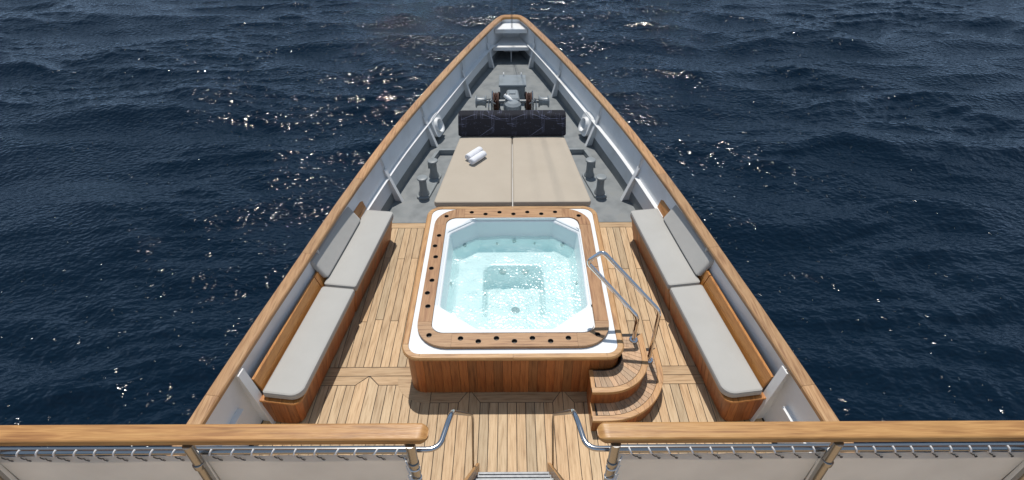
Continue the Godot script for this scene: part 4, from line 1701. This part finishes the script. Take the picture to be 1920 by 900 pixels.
	part(lk, "lid", box(w(0.025, 0.362, 10.95), Vector3(0.55, 0.04, 0.52), 0.008), M.grey_light)
	for s in [-1, 1]:
		part(lk, "hinge", tube(fillet(PackedVector3Array([w(0.025 + s * 0.18, 0.37, 11.24), w(0.025 + s * 0.18, 0.43, 11.22), w(0.025 + s * 0.18, 0.43, 11.14), w(0.025 + s * 0.18, 0.38, 11.13)]), 0.02, 3), 0.009, 6), M.white)

# ---------------------------------------------------------------- stays
func build_stays() -> void:
	solo("forestay", tube(PackedVector3Array([w(0.02, 0.69, 13.2), w(0.0, 16.0, 12.0)]), 0.0065, 8), M.wire, "thick dark wire stay rising from the white plate at the stem", "stay", w(0.02, 0.69, 13.2))
	for s in [-1, 1]:
		solo("halyard", tube(PackedVector3Array([w(0.02 + s * 0.018, 0.69, 13.22), w(s * 0.32, 16.0, 12.0)]), 0.003, 6), M.wire, "thin wire just %s of the thick bow stay" % ["left", "right"][0 if s == -1 else 1], "wire", w(0.02 + s * 0.018, 0.69, 13.22), 0.0, "thin wires beside the bow stay")

# ---------------------------------------------------------------- bridge rail with laced canvas
func build_bridge_rail() -> void:
	for s in [-1, 1]:
		var wd: String = "left" if s == -1 else "right"
		var rail := thing("bridge_railing", "teak topped steel railing across the bottom %s of the view" % wd, "railing", w(s * 1.9, 1.6, 1.5), 0.0, "bridge railings")
		# teak beam with rounded end
		var x0 := 0.405
		var rings := []
		for q in [[0.0, 0.034], [0.006, 0.02], [0.018, 0.008], [0.035, 0.0], [0.06, 0.0], [1.2, 0.0], [2.4, 0.0], [3.6, 0.0]]:
			var sec := rounded(PackedVector2Array([Vector2(1.487, 2.562), Vector2(1.585, 2.562), Vector2(1.585, 2.603), Vector2(1.487, 2.603)]), [0.010, 0.010, 0.014, 0.014], 4)
			var ring := PackedVector3Array()
			for p in inset(sec, minf(q[1], 0.018)):
				ring.append(w(s * (x0 + q[0]), p.y, clampf(p.x, 1.487 + q[1], 1.585 - q[1])))
			rings.append(ring)
		part(rail, "handrail_beam", loft(rings), M.rail_x[2 if s == -1 else 3], 50)
		var posts := [0.49, 1.55, 2.61, 3.6]
		for px in posts:
			var po := part(rail, "post", tube(PackedVector3Array([w(s * px, 1.60, 1.487), w(s * px, 2.562, 1.492)]), 0.0245, 16), M.steel_worn, 60)
			part(po, "collar", lathe(w(s * px, 2.38, 1.487), Vector3.UP, [[0.0, 0.0255], [0.004, 0.028], [0.03, 0.028], [0.034, 0.0255]], 16), M.steel_worn)
		part(rail, "top_tube", tube(PackedVector3Array([w(s * 0.49, 2.415, 1.552), w(s * 3.62, 2.415, 1.552)]), 0.0205, 16), M.steel_worn, 60)
		# canvas panels
		for k in 3:
			var xa: float = posts[k] + (0.03 if k == 0 else 0.002)
			var xb: float = posts[k + 1] - 0.002
			var where: String = ["beside the stair gap", "in the middle of the railing", "at the outer end of the railing"][k]
			var cv := thing("canvas_screen", "cream canvas weather screen laced to the %s railing, %s" % [wd, where], "canvas screen", w(s * (xa + xb) / 2, 1.7, 1.49), 0.0, "laced canvas screens")
			var rr := []
			for i in 15:
				var u := i / 14.0
				var x := lerpf(xa, xb, u)
				var sag := 0.004 * cos(u * TAU * 5.0)
				var ring := PackedVector3Array()
				for c in [[2.388 + sag, 1.538], [2.388 + sag, 1.541], [2.1, 1.546 + 0.006 * sin(u * 9.0)], [1.66, 1.541], [1.66, 1.538], [2.1, 1.543 + 0.006 * sin(u * 9.0)]]:
					ring.append(w(s * x, c[0], c[1]))
				rr.append(ring)
			part(cv, "sheet", loft(rr), M.canvas, 50)
			var nl := int((xb - xa) / 0.094)
			for j in nl:
				var x := xa + (j + 0.6) * (xb - xa) / nl
				lace(cv, s * x, s)
			if k == 0:
				# lacing down the post by the stair
				for j in 6:
					var h := 2.36 - j * 0.085
					var loop := PackedVector3Array()
					for q in 11:
						var a := -0.4 + (PI + 0.8) * q / 10.0
						loop.append(w(s * (0.49 - 0.029 * sin(a) + 0.004), h - 0.03 + 0.005 * q, 1.487 + 0.029 * cos(a)))
					loop.append(w(s * (xa + 0.028), h + 0.012, 1.535))
					part(cv, "lacing", tube(loop, 0.0035, 6), M.cord, 60)

func lace(parent: Node3D, x: float, s: int) -> void:
	# one turn of cord round the tube and its tail through the canvas eyelet
	var path := PackedVector3Array()
	var jit := rng.randf_range(-0.008, 0.008)
	var lean := rng.randf_range(0.010, 0.020) * s
	for k in 15:
		var a := PI * (0.08 + 0.98 * k / 14.0)
		path.append(w(x + jit + lean * (k / 7.0 - 1.0), 2.415 + cos(a) * 0.0225, 1.552 - sin(a) * 0.0225))
	part(parent, "lacing", tube(path, 0.0046, 6), M.cord, 60)
	var tail := PackedVector3Array()
	var run := rng.randf_range(0.03, 0.045)
	for k in 6:
		var u := k / 5.0
		tail.append(w(x + jit + 0.008 + run * u, 2.392 - 0.028 * u + 0.003 * sin(u * 14.0), 1.531 + 0.002 * cos(u * 11.0)))
	part(parent, "lacing_tail_and_shadow", tube(tail, 0.0028, 5), M.dark_cord, 60)  # dark tail: loop of cord with its shadow put into the colour
	var c := w(x + jit + 0.008 + run, 2.362, 1.531)
	var ring := PackedVector3Array()
	for k in 9:
		var a := TAU * k / 8
		ring.append(c + Vector3(cos(a) * 0.006, sin(a) * 0.006, 0.0))
	part(parent, "eyelet", tube(ring, 0.0016, 5, false), M.dark_cord, 60)

# ---------------------------------------------------------------- stair down to the deck
func build_ladder() -> void:
	var ld := thing("deck_ladder", "steep alloy ladder with grooved treads and slim steel handrails between the railings", "ladder", w(0, 0, 2.7))
	var n := 7
	for k in range(1, n):
		var h := 1.60 * k / n
		var f := lerpf(2.80, 1.72, float(k) / n)
		var tr := part(ld, "tread", box(w(0.005, h - 0.016, f - 0.085), Vector3(0.64, 0.03, 0.17), 0.004), M.alloy)
		var ribs := PackedVector3Array()
		for j in 5:
			part(tr, "rib", box(w(0.005, h + 0.004, f - 0.02 - j * 0.0335), Vector3(0.62, 0.009, 0.016), 0.003), M.alloy)
	for s in [-1, 1]:
		var x: float = 0.005 + s * 0.337
		part(ld, "stringer", hexa([w(x - 0.013, 0.0, 2.86), w(x + 0.013, 0.0, 2.86), w(x + 0.013, 0.0, 2.66), w(x - 0.013, 0.0, 2.66)], [w(x - 0.013, 1.6, 1.78), w(x + 0.013, 1.6, 1.78), w(x + 0.013, 1.6, 1.60), w(x - 0.013, 1.6, 1.60)]), M.trim_z[0])
		var p := PackedVector3Array([w(s * 0.50, 2.415, 1.552), w(s * 0.37, 2.415, 1.552), w(s * 0.327, 2.41, 1.775), w(s * 0.333, 0.93, 2.755), w(s * 0.372, 0.0, 2.75)])
		var sm := PackedVector3Array([p[0]])
		sm.append_array(fillet(p, 0.14, 8))
		var rad := []
		var path := fillet(p, 0.14, 8)
		for q in path:
			rad.append(lerpf(0.0095, 0.0145, clampf((q.y - 0.9) / 1.4, 0, 1)))
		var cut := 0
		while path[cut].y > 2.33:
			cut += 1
		part(ld, "handrail", tube(path.slice(0, cut + 1), rad.slice(0, cut + 1), 12), M.steel, 60)
		part(ld, "handrail_post", tube(path.slice(cut), rad.slice(cut), 12), M.steel_shaded, 60)
